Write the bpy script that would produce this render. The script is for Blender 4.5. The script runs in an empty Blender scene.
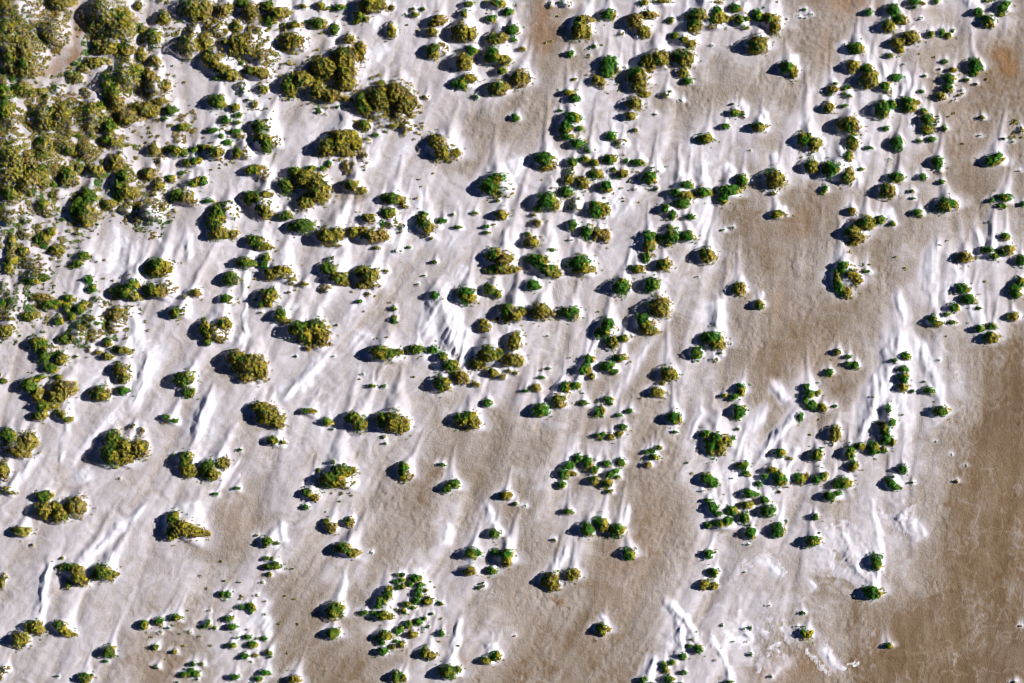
import bpy, math, random
import numpy as np

# ------------------------------------------------------------------ camera, light, exposure
PX = 0.1                       # metres on the ground per photograph pixel
CX, CY = 512.0, 341.5
SC = bpy.context.scene
ALT = 320.0
cam_data = bpy.data.cameras.new("aerial_camera")
cam = bpy.data.objects.new("aerial_camera", cam_data)
SC.collection.objects.link(cam)
cam.location = (0, 0, ALT)
cam.rotation_euler = (0, 0, 0)
cam_data.sensor_width = 36.0
cam_data.lens = 36.0 * ALT / (1024 * PX)
cam_data.clip_start = 1.0
cam_data.clip_end = 20000.0
SC.camera = cam
SC.render.resolution_x, SC.render.resolution_y = 1024, 683

SUN_EL, SUN_AZ = math.radians(35.0), math.radians(10.0)     # azimuth from +X towards +Y
world = bpy.data.worlds.new("World")
SC.world = world
world.use_nodes = True
wn = world.node_tree
bg = wn.nodes["Background"]
sky = wn.nodes.new("ShaderNodeTexSky")
sky.sky_type = 'NISHITA'
sky.sun_disc = False
sky.sun_elevation = SUN_EL
sky.sun_rotation = math.radians(90) - SUN_AZ
sky.ozone_density = 10.0
sky.dust_density = 0.0
sky.air_density = 0.32
sky.altitude = 300
bg.inputs["Strength"].default_value = 0.05
wn.links.new(sky.outputs[0], bg.inputs[0])
sd = bpy.data.lights.new("sun", 'SUN')
sd.energy = 5.0
sd.angle = math.radians(0.5)
sd.color = (1.0, 0.955, 0.905)
sun = bpy.data.objects.new("sun", sd)
SC.collection.objects.link(sun)
sun.location = (60, 10, 60)
sun.rotation_euler = (0, math.pi / 2 - SUN_EL, SUN_AZ)
SC.view_settings.view_transform = 'Standard'
SC.view_settings.look = 'None'
SC.view_settings.gamma = 1.0
SC.view_settings.use_curve_mapping = False
SC.view_settings.exposure = 0.5
SC.cycles.filter_width = 0.9
SC.cycles.max_bounces = 4
SC.cycles.diffuse_bounces = 1

rng = np.random.default_rng(7)
random.seed(7)

# Every plant clump as it lies on the ground: tile origin, tile scale, then
# "cx cy w h look" per lobe; "|" joins lobes of one clump, ";" starts the next clump.
# looks: g green, m green going olive, o olive brown, s sparse tufts on sand, t sparse brown tufts, d pale grey-green tufts
TILES = [
(0, 0, 5.095, """
90 60 260 190 t|60 230 190 220 m|30 160 120 120 m|160 265 180 240 t|270 180 160 150 t|125 350 130 100 m|60 320 110 130 m;
310 15 160 60 o;30 20 90 60 o;
540 80 190 230 m|615 150 150 160 m|560 250 150 60 o|640 100 80 100 m;
640 260 90 80 m;465 140 60 60 o;490 222 55 45 m;550 245 70 60 o;710 30 45 45 o;835 95 75 60 m|840 80 30 30 g;
785 195 85 85 g;725 150 45 45 o;740 200 50 60 t;720 285 55 75 m;790 310 55 50 o;
975 50 120 110 m|1030 60 80 90 m;965 235 110 120 m;985 150 50 60 t;
490 318 130 50 o;430 350 60 40 o;385 325 40 20 g;355 375 38 25 m;390 400 80 50 t|400 400 50 30 o;445 470 65 50 t;295 460 65 55 d;645 305 45 25 m;600 320 20 10 m;
560 440 100 130 g|650 400 150 140 m|600 490 110 110 t|690 365 70 60 g|600 540 80 70 o;
760 390 70 70 o;790 450 120 110 t;850 440 55 55 o;820 520 90 40 o;
740 560 110 80 o|790 565 50 60 o;700 540 70 40 o;650 600 130 80 o;870 565 75 45 g;840 605 40 20 g;
930 650 70 40 g;
240 600 130 140 m|350 600 180 150 t|470 590 160 140 m|520 540 60 40 g|560 640 80 80 g|320 570 100 60 m;
20 470 80 80 g;110 450 110 50 m|150 475 80 35 m;210 465 80 35 o;240 490 35 22 g;60 600 150 110 t|30 560 80 100 g;175 545 45 30 o;
60 400 40 25 g;820 5 40 12 o;"""),
(200, 0, 5.095, """
25 60 90 110 o;115 60 80 60 o|150 40 50 40 m;215 20 70 50 g|265 60 90 80 o;
345 35 70 55 g|410 70 90 60 m|360 110 60 50 g;525 35 42 28 o;620 30 45 45 m;650 45 40 20 g;710 40 70 35 g;
90 150 110 70 t;190 138 70 45 m;255 150 28 35 o;430 125 30 18 g;485 130 70 38 m;430 157 20 14 o;130 215 35 35 m;25 215 75 80 o;
190 240 90 110 m|250 230 120 110 t|330 270 130 110 t;310 165 60 40 t;
470 220 140 90 t|500 215 70 50 o|440 225 60 50 m;
598 120 60 60 g|640 125 50 40 t;685 150 45 65 g;
850 30 90 80 m|910 30 90 60 m;815 80 60 50 g|800 110 40 30 g;848 97 38 32 m;980 40 32 30 o;975 160 50 70 m;
60 305 90 85 m|115 355 80 45 m|155 385 90 60 o|90 400 40 20 g;215 325 25 18 g;
265 365 70 42 g|320 380 80 50 o;320 455 58 48 m;215 440 60 40 d;225 475 55 45 d;250 515 38 22 d;280 535 30 45 o;
90 520 85 75 g;180 550 58 38 g;195 590 50 25 g;130 615 48 45 g;185 625 50 22 g;180 670 60 30 g;65 665 65 28 g;
300 645 70 50 g|360 640 60 60 s;
455 440 80 110 g|525 410 140 80 m|640 350 150 120 m|735 300 120 130 m|740 370 110 110 m|600 465 80 85 m|670 490 110 60 o|745 430 100 80 o|760 200 50 50 o|820 260 50 90 o;
745 505 60 30 m;610 570 28 20 g;700 545 20 15 g;640 583 15 12 o;
830 530 90 100 g|920 500 140 120 m|1000 480 140 120 o|1050 530 110 110 o|900 580 120 60 t|1020 590 90 60 t;
840 640 60 65 m;985 642 50 25 o;925 425 38 18 g;735 678 120 28 m|670 680 60 20 m;"""),
(400, 0, 5.095, """
130 495 40 22 t;30 650 60 60 t;75 75 46 30 g;115 47 32 22 g;68 45 20 15 g;30 75 12 10 g;
200 105 75 55 o|175 120 50 40 m;165 165 60 50 o;350 20 55 30 g|325 68 35 40 g;320 100 15 8 g;
500 20 80 40 m|440 10 30 14 g;550 60 52 40 g;465 95 55 38 g;
310 165 100 80 m|360 180 60 60 o;165 265 60 80 g|208 252 70 60 t;365 258 60 45 g|400 265 20 10 g;
325 320 85 75 m|345 315 40 50 o;305 430 70 55 g|355 402 80 45 m;388 492 24 28 g;
475 200 70 55 m|520 195 55 55 o;570 155 80 48 g;580 205 35 28 g;622 250 38 24 o;
470 285 80 80 g|530 310 70 50 m;520 365 55 40 m;500 450 100 75 m;610 400 105 75 o;
588 600 42 38 g;
935 105 90 45 o|910 160 75 90 m|955 165 40 60 o;908 95 20 14 g;865 275 42 34 g;855 475 58 34 g;890 502 55 48 g;890 405 25 18 g;
1000 410 52 48 o;815 565 35 14 g;880 600 85 55 g|845 655 60 70 g|915 655 35 30 g;
840 20 70 32 s;770 25 30 38 s;990 237 30 20 g;965 285 10 22 g;960 250 12 10 g;"""),
(600, 0, 5.095, """
42 78 78 52 g;225 15 50 36 m;320 8 100 20 o;175 110 70 75 o|215 160 45 60 m|235 165 40 60 m;250 78 75 50 o;
110 170 38 18 s;185 185 25 18 s;360 106 38 32 g;600 12 60 20 o;
490 80 90 60 m|480 130 75 75 m|600 60 50 50 g|610 95 105 55 m;580 135 60 28 t;
690 42 62 42 g;705 103 50 45 g|748 98 45 26 g|735 145 45 30 s;800 80 50 55 g|865 95 90 50 m|890 140 55 65 o;
800 230 105 90 m;950 345 65 65 g|985 370 45 60 m;
378 185 45 36 g|430 205 55 36 m|465 225 48 44 o;245 310 80 65 m|310 300 95 75 m|255 345 50 36 o;
425 300 110 90 m;425 375 60 45 m;445 415 50 38 g;45 315 80 48 g|35 360 60 78 g;90 350 50 50 s;130 345 38 12 s;8 420 40 55 o;
190 385 105 75 m|200 440 85 70 m|225 482 50 35 o;
175 530 80 68 m;155 590 60 48 m;180 665 28 20 g;330 485 60 30 s|355 468 25 14 g;415 512 28 12 g;568 232 18 11 g;667 237 18 11 g;
675 530 18 14 g;685 575 55 40 g;730 585 35 36 s;638 645 48 32 g;808 648 75 48 m;62 678 40 12 g;550 680 30 10 g;280 580 14 14 s;"""),
(760, 0, 10.19, """452 100 46 28 g;510 148 45 20 g;398 158 25 12 g;415 180 30 12 g;465 185 14 8 g;180 18 20 12 o;272 195 20 12 o;"""),
(824, 0, 5.095, """
225 65 45 32 g|235 50 14 20 g;350 55 65 65 g;390 103 72 52 m;325 138 75 62 m;435 195 85 75 o;375 218 80 55 o|385 255 45 40 m;335 285 48 28 m;
455 12 60 32 g|500 18 40 20 m|455 40 30 18 g;572 8 38 24 g;490 95 24 12 g;
155 240 85 40 g|165 265 70 30 g;145 340 75 58 m;218 350 52 46 g;225 410 100 78 m;368 396 58 40 g;
58 428 25 15 g|45 455 50 45 o|30 478 40 20 g;120 445 50 22 g|105 455 30 15 g;105 478 24 18 g|130 490 30 18 g;100 542 38 22 g;22 550 55 60 m;
310 440 50 45 g|330 470 45 38 s;125 640 110 82 m;295 560 85 82 g;345 533 60 44 g;
425 520 80 48 g|430 555 75 38 m;480 523 30 24 o;315 655 38 28 g;512 387 24 14 g;495 467 38 20 g;505 565 40 32 g;
525 610 65 58 g|522 660 62 50 g;580 620 28 55 s;612 655 32 32 g;
615 315 38 24 g;588 353 16 14 g;655 358 44 30 o;635 402 65 50 g;630 450 60 46 m;592 492 56 42 m;725 408 38 20 g;
770 330 72 60 g|765 368 58 36 g;808 350 20 30 s;775 428 18 14 m;703 460 22 10 m;688 487 22 14 m;703 477 18 12 m;670 508 18 12 m;
540 175 42 38 g;600 165 36 40 g;630 178 40 34 g;655 157 26 18 g;
785 65 55 42 g;830 105 60 58 g|850 125 40 36 m;825 5 40 14 g;865 3 20 8 g;925 20 48 34 g|905 45 55 40 g|900 75 48 25 g;
805 600 36 22 o;1000 668 30 28 t;60 425 10 10 g;"""),
(0, 134, 5.095, """
60 95 170 140 m|60 200 190 160 m|150 250 140 110 o|80 150 150 130 m|60 310 110 60 m|140 150 100 120 o;
215 150 170 140 t|190 200 90 70 m|230 110 80 60 m;290 170 110 90 t;
230 60 85 90 m;330 60 130 80 t|360 90 60 40 m;430 85 110 80 t|480 90 50 30 o;400 10 60 20 g;475 10 42 24 g;215 240 80 80 o;
540 30 60 40 g|590 45 60 50 o;405 175 48 52 m;490 185 90 60 m;595 135 80 50 o|590 165 90 50 o|640 165 50 28 o;
345 215 80 100 m|370 230 60 60 t;270 255 38 28 g;300 310 80 50 t;360 335 20 14 o;220 358 65 45 g|250 390 90 60 t;320 435 28 18 g;
50 400 130 100 t;130 430 60 60 d;50 450 80 40 d;
455 315 90 55 g|390 390 75 100 g|440 400 130 100 m|480 390 70 70 t|405 345 60 60 g|440 450 80 40 o;
560 360 80 50 o|530 360 40 30 o;495 462 24 14 g;395 508 38 18 g;
200 470 30 28 o;135 510 70 50 t;260 500 55 45 m|220 535 75 60 m;225 572 46 22 g;290 595 85 48 m;270 635 30 14 m;
60 540 40 70 m|60 590 50 50 o;130 595 90 60 t|120 600 50 40 m;60 640 70 50 m|40 660 50 40 g;160 650 130 60 t;
430 622 55 45 g|395 660 60 36 g|370 675 60 20 g;485 635 46 34 s;535 642 12 8 o;
785 85 55 60 m;820 135 55 55 t;760 205 80 65 m;870 228 52 42 m;810 270 70 40 m;790 310 28 22 o;820 240 60 40 t;
610 270 55 140 g|660 230 110 80 t|650 300 110 70 m|630 220 60 60 g;
650 385 90 46 t;700 430 60 50 t;760 400 140 110 d;830 370 80 50 t;700 360 60 30 o;
860 78 50 24 m|895 85 80 50 g|935 95 45 36 g;990 80 50 32 g;950 148 52 34 g|998 140 50 40 g;925 200 34 24 g;985 250 50 40 g|1010 235 36 36 m;
900 315 80 60 g|950 325 85 55 o|985 345 48 26 o;
800 672 130 60 g|850 690 70 50 m|790 705 110 40 m;"""),
(200, 134, 5.095, """
20 68 70 30 g|85 95 75 65 m;110 10 28 28 g;140 45 50 32 g;200 10 60 20 o;190 95 48 52 g|240 95 60 48 t;
315 20 100 40 m|340 60 60 70 g|385 40 50 55 t;5 130 22 30 g;15 243 46 50 g;
740 20 150 60 m|655 70 100 95 m|720 65 120 85 m|790 50 80 70 m|755 95 60 40 o;835 115 40 45 t;850 30 46 12 o;895 5 45 22 g;
745 165 28 62 o;265 185 76 42 g|325 205 65 60 t|300 175 60 30 o;
440 265 80 75 g|490 200 80 55 g|540 230 130 90 m|600 275 125 120 m|540 350 95 60 m|600 320 100 60 o;570 178 65 30 g;628 178 36 32 g;660 155 28 38 g;
770 265 75 58 m|825 290 48 36 o;985 330 90 55 g|950 328 60 30 g;960 402 80 52 g;970 455 100 60 s;865 430 76 46 m;
780 500 66 52 m;825 490 60 36 o|875 520 100 62 o|930 515 65 56 o;900 580 46 18 o;1005 597 26 20 s;
260 325 80 68 g|325 345 80 90 s|330 400 80 60 m|345 310 60 40 m;
85 385 50 55 g|80 440 80 110 g|140 400 110 110 s|100 510 100 60 m|170 510 50 40 o;45 342 62 26 g;
440 418 72 50 g;530 470 120 60 g|480 475 70 40 g;275 545 70 60 g|325 575 80 40 m|320 550 60 40 t;
640 520 85 85 m|700 510 80 60 o|695 555 80 45 s;
235 655 110 45 g;335 635 50 50 g;325 670 50 34 g;"""),
(400, 134, 5.095, """
185 40 80 80 m|210 100 70 75 m|260 100 90 80 t|285 95 50 40 o;15 350 36 30 o|25 370 45 20 o;10 480 36 60 s;
455 270 85 85 g|495 222 75 40 g|530 280 90 90 s;500 340 26 18 g;570 257 22 10 g;
730 125 80 65 g|770 150 60 65 t|740 170 60 36 m;850 15 75 36 g;905 50 70 50 g;965 75 80 50 s;880 145 50 50 g;868 195 50 45 s;860 235 60 46 m;
940 130 52 34 m;990 150 50 40 m;932 250 62 70 m;995 205 62 48 g;
745 340 95 75 g|785 360 60 55 m|700 380 60 30 g;848 298 66 62 g;895 340 60 50 d;890 375 90 36 s;
680 412 30 18 o;700 455 46 36 m;518 412 68 52 m;115 400 28 14 g;112 440 60 66 g|140 475 60 60 m|150 515 70 46 s;215 442 56 32 g;185 475 50 50 s;
270 410 18 16 g;380 403 36 18 g;295 477 48 20 g;440 472 36 20 g;442 503 38 16 g;45 578 24 14 g;5 600 12 12 g;178 652 32 22 g;
650 510 36 24 g;670 550 76 56 m|640 565 30 20 g;878 465 52 48 g;952 500 66 66 g;1010 510 60 52 o;1000 390 80 66 g|985 360 50 36 g;775 592 38 20 g;
480 620 90 60 m|530 640 90 70 o|500 690 110 50 m|575 690 70 35 o;720 525 12 10 o;
700 645 110 60 g|760 690 90 50 m|790 715 70 40 m;910 655 110 62 g|940 690 90 40 m;865 540 28 7 s;480 460 20 5 s;"""),
(600, 134, 5.095, """
55 15 56 42 g;110 50 66 46 s;120 105 16 12 g;50 130 76 46 g;135 140 22 30 g;200 147 74 36 g;70 185 28 34 g;118 205 50 50 m;85 225 26 12 g;5 210 24 36 g;30 270 62 60 g;18 385 60 76 m;25 518 54 66 o;
252 222 72 72 g;290 182 64 38 s;285 280 28 20 g;175 282 28 10 o;115 328 14 8 o;
535 25 80 52 g;442 262 70 42 g;380 300 55 38 g|440 315 75 40 o|415 355 76 50 g;
525 300 86 50 g;720 240 66 66 g;655 285 110 52 g|628 328 50 56 g;
890 235 95 95 m|880 180 20 14 g;880 305 40 20 o;905 405 70 34 m|895 418 60 30 m;950 412 20 12 o;
330 380 45 45 g|370 412 36 55 g;462 424 54 28 g;
355 475 32 26 g|365 520 76 68 g|305 532 38 36 g|345 565 38 25 m;445 522 80 50 g;250 520 66 46 g|250 570 65 66 m|235 628 42 50 g;
545 620 84 82 m;678 475 12 22 g;630 490 30 5 s;765 85 12 7 g;"""),
(760, 134, 10.19, """
430 60 110 130 g|550 110 130 120 m|480 30 90 70 g|610 90 50 60 o;430 243 45 18 o;520 330 150 140 m;715 360 165 140 g|890 440 130 150 m;655 565 66 66 g|640 600 50 36 g;
905 230 85 115 m;940 90 130 150 m;508 203 30 16 g;"""),
(824, 134, 5.095, """
230 72 46 18 g;187 180 36 20 g;8 275 20 32 g;335 130 20 11 g;370 48 66 68 g;485 37 38 18 g;548 28 50 30 g;
370 222 70 52 g|395 220 24 20 o;322 290 90 78 m;575 145 66 56 g;590 185 34 34 s;597 245 36 26 g;503 220 42 32 g;445 292 36 18 g;452 328 26 13 g;472 400 50 34 g|490 418 30 18 m;
140 393 50 44 o;210 458 90 76 m;285 440 62 42 g;348 458 36 28 g;140 500 75 65 m|172 530 70 50 o|150 555 56 28 m;205 530 22 12 o;
95 668 70 36 g;615 362 80 70 g|662 360 46 42 m;
850 140 80 44 g|880 115 50 36 g|905 130 30 18 g;915 25 26 13 g;960 40 18 9 g;790 8 18 7 g;850 340 36 26 g;918 325 74 42 g|905 368 46 28 g;1012 358 28 30 g;920 522 52 42 g;842 449 12 8 g;
925 595 86 52 m;825 590 56 36 g|865 622 52 32 g;715 628 76 62 o;1000 645 50 56 g;992 186 16 10 o;"""),
(0, 268, 5.095, """
45 10 50 45 m;170 45 100 60 d|160 70 100 30 g;210 20 80 50 t|225 50 50 40 g;455 60 46 42 g;470 105 46 46 g;500 160 44 36 d;470 190 28 18 d;
20 95 50 60 d;70 165 110 70 d;15 185 40 40 g;150 245 95 50 m;50 235 90 60 t;30 325 90 66 m;
215 150 110 36 o|265 185 140 44 g|180 160 50 24 t;352 155 56 42 g|345 205 36 50 g|300 270 46 46 g;410 205 70 46 g|365 245 40 50 g|430 180 40 18 g;
590 235 90 60 o|480 280 150 80 s|580 290 90 70 t|400 340 130 60 s|330 365 80 50 g|480 350 80 50 t|430 300 90 50 t;
385 450 28 17 g;460 415 34 34 t;500 430 40 24 o;550 380 46 46 m;550 448 58 42 m;630 420 100 38 m|600 405 40 18 m;
620 120 100 65 g|680 90 66 60 g|685 145 70 50 m;775 115 80 70 g|860 100 90 60 t|820 130 60 36 o;
998 128 60 44 o;950 145 44 18 t;890 232 56 58 g|940 210 60 55 s;
195 385 90 75 g|250 420 90 70 s|310 460 66 70 m|260 510 76 46 g|225 450 60 66 g;
610 520 64 82 m|650 525 66 66 s;630 560 70 50 m;630 625 60 46 g;935 565 100 72 g|965 635 66 50 g;515 640 110 70 m;20 575 38 28 m;0 545 16 14 o;
150 600 90 75 g|195 645 70 70 m|330 610 110 80 o|300 650 120 60 o|200 560 60 32 g|300 555 46 24 g|220 700 70 60 m|205 750 80 50 m|265 700 80 40 o;"""),
(200, 268, 5.095, """
155 55 76 72 g|150 80 40 30 g;137 157 64 42 g;228 5 36 11 g;25 310 58 90 g|90 330 100 90 t|130 285 60 60 m|40 375 40 40 g|110 365 60 36 t;
350 150 80 90 m|375 120 30 50 g;280 162 26 18 m;312 190 32 32 g;455 125 24 14 o;312 227 26 10 g;
365 30 80 50 m|420 10 100 40 o|455 40 70 40 t;470 65 50 36 t;530 82 54 20 o;
410 240 60 66 g|440 270 56 30 o;510 315 110 90 g|590 305 110 80 m|620 350 90 80 o|550 350 90 60 m|600 390 90 34 t;550 408 44 26 o;455 362 28 13 g;
650 0 70 60 g|710 50 90 60 m|735 75 56 30 o;640 105 60 38 t;670 -30 60 60 s;
825 20 86 56 g|870 40 90 70 m|820 85 56 36 m|880 85 80 40 t;945 15 38 16 o;855 132 28 18 o;815 170 36 22 g;
990 207 32 28 g;992 262 30 46 g;912 430 90 70 g|965 435 70 46 g|1010 428 46 36 m;
190 465 100 90 m|250 490 140 110 m|305 510 80 110 o|240 560 90 40 o|200 510 70 60 m;490 450 18 14 g;680 450 14 10 g;830 540 14 10 g;875 600 54 20 g;938 602 24 16 g;815 565 10 8 g;700 290 8 8 o;"""),
(400, 268, 5.095, """
175 140 42 40 g;335 140 96 80 g|350 150 60 50 m;455 108 64 50 g|495 132 46 40 m;765 30 100 50 s;930 12 110 36 m;
678 90 76 52 g;540 220 56 80 g|590 240 66 60 m|625 218 52 40 m|545 260 50 36 m;495 258 25 18 o;480 268 30 12 o;
722 225 105 85 o;865 228 100 65 g;428 295 55 70 m;80 415 90 48 g;168 415 56 40 g;215 450 46 46 g|258 497 85 60 g;310 555 82 68 o;215 590 85 80 g;388 592 46 28 m;
445 440 110 80 m|400 485 80 70 m|500 440 60 50 g;475 535 56 50 m;582 375 70 90 m;570 470 110 66 o;605 485 36 30 o;525 552 34 28 o;555 525 32 22 o;590 535 24 20 o;
750 345 14 10 g;755 512 20 14 g;720 558 40 20 g;640 625 34 17 g;690 610 56 38 m;
962 465 54 46 g|942 515 60 58 g;980 553 32 38 m;842 605 55 50 g;895 598 46 46 g;808 665 70 46 m;935 677 32 14 g;447 677 46 22 g;925 632 18 10 g;125 40 10 14 g;93 85 10 12 g;"""),
(600, 268, 5.095, """
190 5 74 46 m;325 -15 70 66 m;108 95 90 85 g;262 85 78 76 g;300 200 105 105 m;215 262 66 66 g|240 300 80 66 m|265 325 60 36 o;345 258 18 8 o;
-5 330 50 50 g|40 285 66 60 g|25 325 60 50 g|62 380 60 60 m;118 358 56 40 m;160 345 12 18 g;100 458 70 42 m;35 500 75 46 g|75 528 46 28 g;
560 355 95 60 g|600 385 76 60 m;618 440 28 36 s;490 435 66 70 g;580 465 44 26 s;705 105 80 62 m;810 188 55 50 m;
350 540 90 70 m;318 585 34 28 m;288 632 76 52 m;345 638 18 11 m;716 620 50 58 g;682 655 46 34 g|665 668 30 20 g;632 650 38 22 g;705 595 28 18 g;42 668 50 30 g;667 385 8 8 o;500 45 12 8 o;"""),
(760, 335, 10.19, """
470 530 66 66 g|500 600 90 80 g|585 590 60 60 m|530 720 110 90 g|460 660 60 90 g;635 740 90 90 m;700 385 90 80 g;592 485 28 18 g;"""),
(824, 268, 5.095, """
80 15 66 30 g|62 60 40 66 m|75 100 50 46 g|112 125 60 46 m|140 30 60 44 m|165 58 56 56 o|130 152 36 14 m|95 -5 40 24 g;215 18 48 20 g;
705 105 72 48 g;735 160 76 52 g;664 202 56 46 g;625 235 42 24 g;652 277 50 22 g;550 262 46 44 g|580 285 60 34 m;787 205 38 20 g;
790 308 50 40 g;855 298 52 34 g;848 355 80 58 m;998 72 46 56 g;970 115 60 66 g|985 140 40 36 m;960 248 70 42 m;
68 428 46 36 m;122 452 44 22 g;125 488 44 26 g;158 497 42 42 g;415 450 48 42 g;355 473 34 24 g;405 515 62 30 g;405 560 54 56 g;402 608 60 42 m;450 627 30 18 g;532 625 60 36 g;510 578 14 10 g;585 470 16 9 g;"""),
(0, 402, 5.095, """
320 65 46 40 m|350 90 60 30 m|295 50 36 26 m;40 165 76 66 g|80 225 130 100 t|150 190 86 80 o|110 260 90 46 o|130 230 90 60 o;20 350 70 86 o;30 445 50 32 m|65 462 46 22 m;105 655 86 46 m|115 665 70 40 o;
575 185 80 76 g|570 260 110 110 g|640 235 110 90 m|715 235 95 90 o|640 295 100 36 m;680 125 34 32 s;722 145 34 30 t;
850 75 50 30 g|890 95 50 24 g;948 290 66 80 g|965 350 86 66 m;885 267 18 11 g;
225 480 80 56 g|230 550 100 86 m|310 570 96 76 m|390 530 110 90 o|290 530 80 46 m;612 388 12 9 g;
885 595 66 66 g|930 640 110 86 m|1000 660 90 56 o|1055 670 40 26 m|880 670 70 66 g;"""),
(200, 402, 5.095, """
310 30 90 70 m|350 60 120 90 m|395 100 70 70 o|330 90 80 50 o;370 195 64 42 g|425 205 40 22 m;545 45 66 30 g|580 48 44 22 m;648 100 56 40 g;675 138 17 10 g;
780 80 76 60 g|815 110 80 80 m;940 90 90 80 g|985 100 100 100 m|1035 115 60 86 o;935 180 20 18 o;945 210 18 13 g;
40 325 66 60 g|120 312 64 56 m|60 370 80 50 m|20 360 40 50 g;205 243 24 17 g;80 467 34 20 g;188 440 42 16 g;
655 395 86 86 g|720 350 100 56 g|770 350 56 40 m|700 400 90 66 m;740 410 100 50 s;680 305 28 24 g;605 347 24 22 g;
545 460 56 50 g|588 487 46 42 o;540 535 38 28 g;643 612 36 40 g|672 640 56 56 o;762 612 54 46 m;
290 678 20 8 s;770 585 40 10 s;"""),
(400, 402, 5.095, """
15 330 46 46 g|40 360 56 66 t|15 375 40 56 m;445 10 56 28 g;310 90 80 56 g|350 70 60 46 g|378 105 66 56 m|340 138 46 16 m;715 42 90 66 g;812 12 70 38 o;935 8 58 20 g;1005 55 34 46 g;1010 172 40 28 g;
215 318 38 20 g;240 440 50 50 g|278 415 50 46 g;540 475 64 46 m;588 518 27 24 g;640 530 18 9 g;855 557 52 30 g;
905 290 48 46 g;955 310 50 66 g;988 345 50 36 g;862 325 60 42 g;835 365 70 46 g;885 367 38 26 m;822 422 46 42 g;990 400 56 46 m;"""),
(600, 402, 5.095, """
10 45 28 66 m;50 8 46 18 g;150 45 42 28 g;95 68 46 16 g;116 128 42 34 g;97 163 42 34 m;57 175 42 34 m;15 165 30 28 g;8 190 18 18 g;
378 82 72 66 g;380 152 34 18 g;298 232 38 26 g;262 245 36 26 g;275 280 56 33 g;238 255 36 22 g;242 318 46 30 o;
105 308 48 46 g;32 313 56 32 g;50 370 48 38 g|80 350 38 28 g;90 382 40 20 g;35 415 56 46 m;48 455 44 22 m;
15 625 46 66 m;85 655 80 66 g;710 45 66 56 g|700 75 46 24 g;690 18 24 14 g;700 90 32 12 g;698 138 28 14 g;
535 165 56 36 g|590 180 66 50 g|560 230 50 80 g|615 235 46 80 m|645 195 50 50 m|668 182 40 22 g;580 288 20 10 g;
545 390 70 56 g|580 415 56 42 g;520 452 34 9 g;725 325 60 50 g|745 365 40 30 g;548 500 46 22 g;575 535 56 56 g|600 570 46 28 g;
670 555 76 46 g;550 628 40 30 g|600 620 60 36 g|650 605 50 50 g;735 590 56 52 g;755 465 60 46 g|795 470 36 26 g;745 525 70 44 m;
918 258 60 44 g;968 288 28 16 g;875 345 58 34 m;840 380 38 32 g;808 415 38 32 g;910 390 56 76 g|945 400 56 66 s;915 458 19 16 g;
838 497 48 36 g;855 555 82 52 g;905 655 66 80 g;950 605 9 14 g;"""),
(760, 402, 10.19, """410 150 66 86 g;765 45 38 28 g;765 320 120 160 m;740 430 56 28 s;575 540 130 120 g|630 465 40 14 g;"""),
(760, 469, 10.19, """400 100 120 110 g|450 100 60 60 m;480 70 50 60 o;570 110 90 90 g|650 70 90 80 m;840 140 180 100 g|890 150 80 60 m;700 275 120 100 g|780 245 100 56 g;562 485 66 80 g;535 35 0 0 g;600 650 18 14 g;"""),
(824, 402, 5.095, """
5 35 18 36 m;55 22 20 14 g;325 35 33 48 g;285 108 50 28 g|345 105 38 42 g;305 145 50 56 g|312 190 50 56 g|345 205 36 40 m;305 245 36 36 g;250 235 56 76 g;
180 225 66 38 g;130 260 56 66 g;150 328 48 60 m;90 415 96 50 m;590 45 86 52 g;400 343 48 46 g;335 410 52 46 g|365 435 50 32 g;350 380 14 14 g;447 410 27 13 g;675 405 22 20 o;650 270 8 12 o;722 325 10 9 o;570 200 7 8 o;"""),
(0, 500, 5.12, """165 228 18 14 o;"""),
(200, 500, 5.12, """345 210 60 44 g|390 222 36 18 g;340 300 36 24 g;350 340 50 30 g|388 335 50 42 g;358 378 30 24 g;730 245 84 56 g|785 268 60 44 m;880 268 12 16 g;335 240 20 14 g;372 300 16 20 g;"""),
(400, 500, 5.12, """480 172 64 46 g;365 270 66 56 g|400 268 36 32 g;360 362 66 46 m;470 360 54 42 g;490 268 60 32 g|545 275 60 50 g|548 310 52 60 m;958 150 74 70 g;1015 110 46 50 g|1040 130 60 60 m;790 204 22 18 g;"""),
(600, 500, 5.12, """145 270 66 50 g|150 298 50 24 g|182 248 18 10 g;555 275 44 50 g;592 266 10 10 g;582 370 54 50 g;770 170 60 50 g|765 160 30 40 g;755 225 18 10 g;"""),
(0, 549, 5.095, """
15 165 30 76 o;35 145 20 14 m;345 90 90 36 g|400 110 80 56 o|415 155 86 56 o|350 180 36 36 m;320 45 18 14 g;520 110 86 66 g|560 130 76 46 m|495 130 50 50 g;
180 398 100 68 m;105 460 86 80 m;310 390 60 56 m|340 425 66 36 m|378 435 36 20 o;558 522 66 66 g;540 572 32 18 g;435 655 64 54 g;468 640 22 14 g;
25 610 56 36 t;10 640 28 50 t;735 385 48 46 g;812 368 56 36 g;900 348 60 36 g;858 402 20 13 g;818 425 18 12 g;968 420 24 12 o;795 497 33 33 g;890 523 33 24 m;803 598 33 26 s;295 650 18 12 s;905 678 14 8 g;
985 585 36 28 g;940 638 46 28 g;975 615 36 28 g;1000 635 46 36 g;965 640 36 24 g;1005 662 18 13 g;"""),
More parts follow.
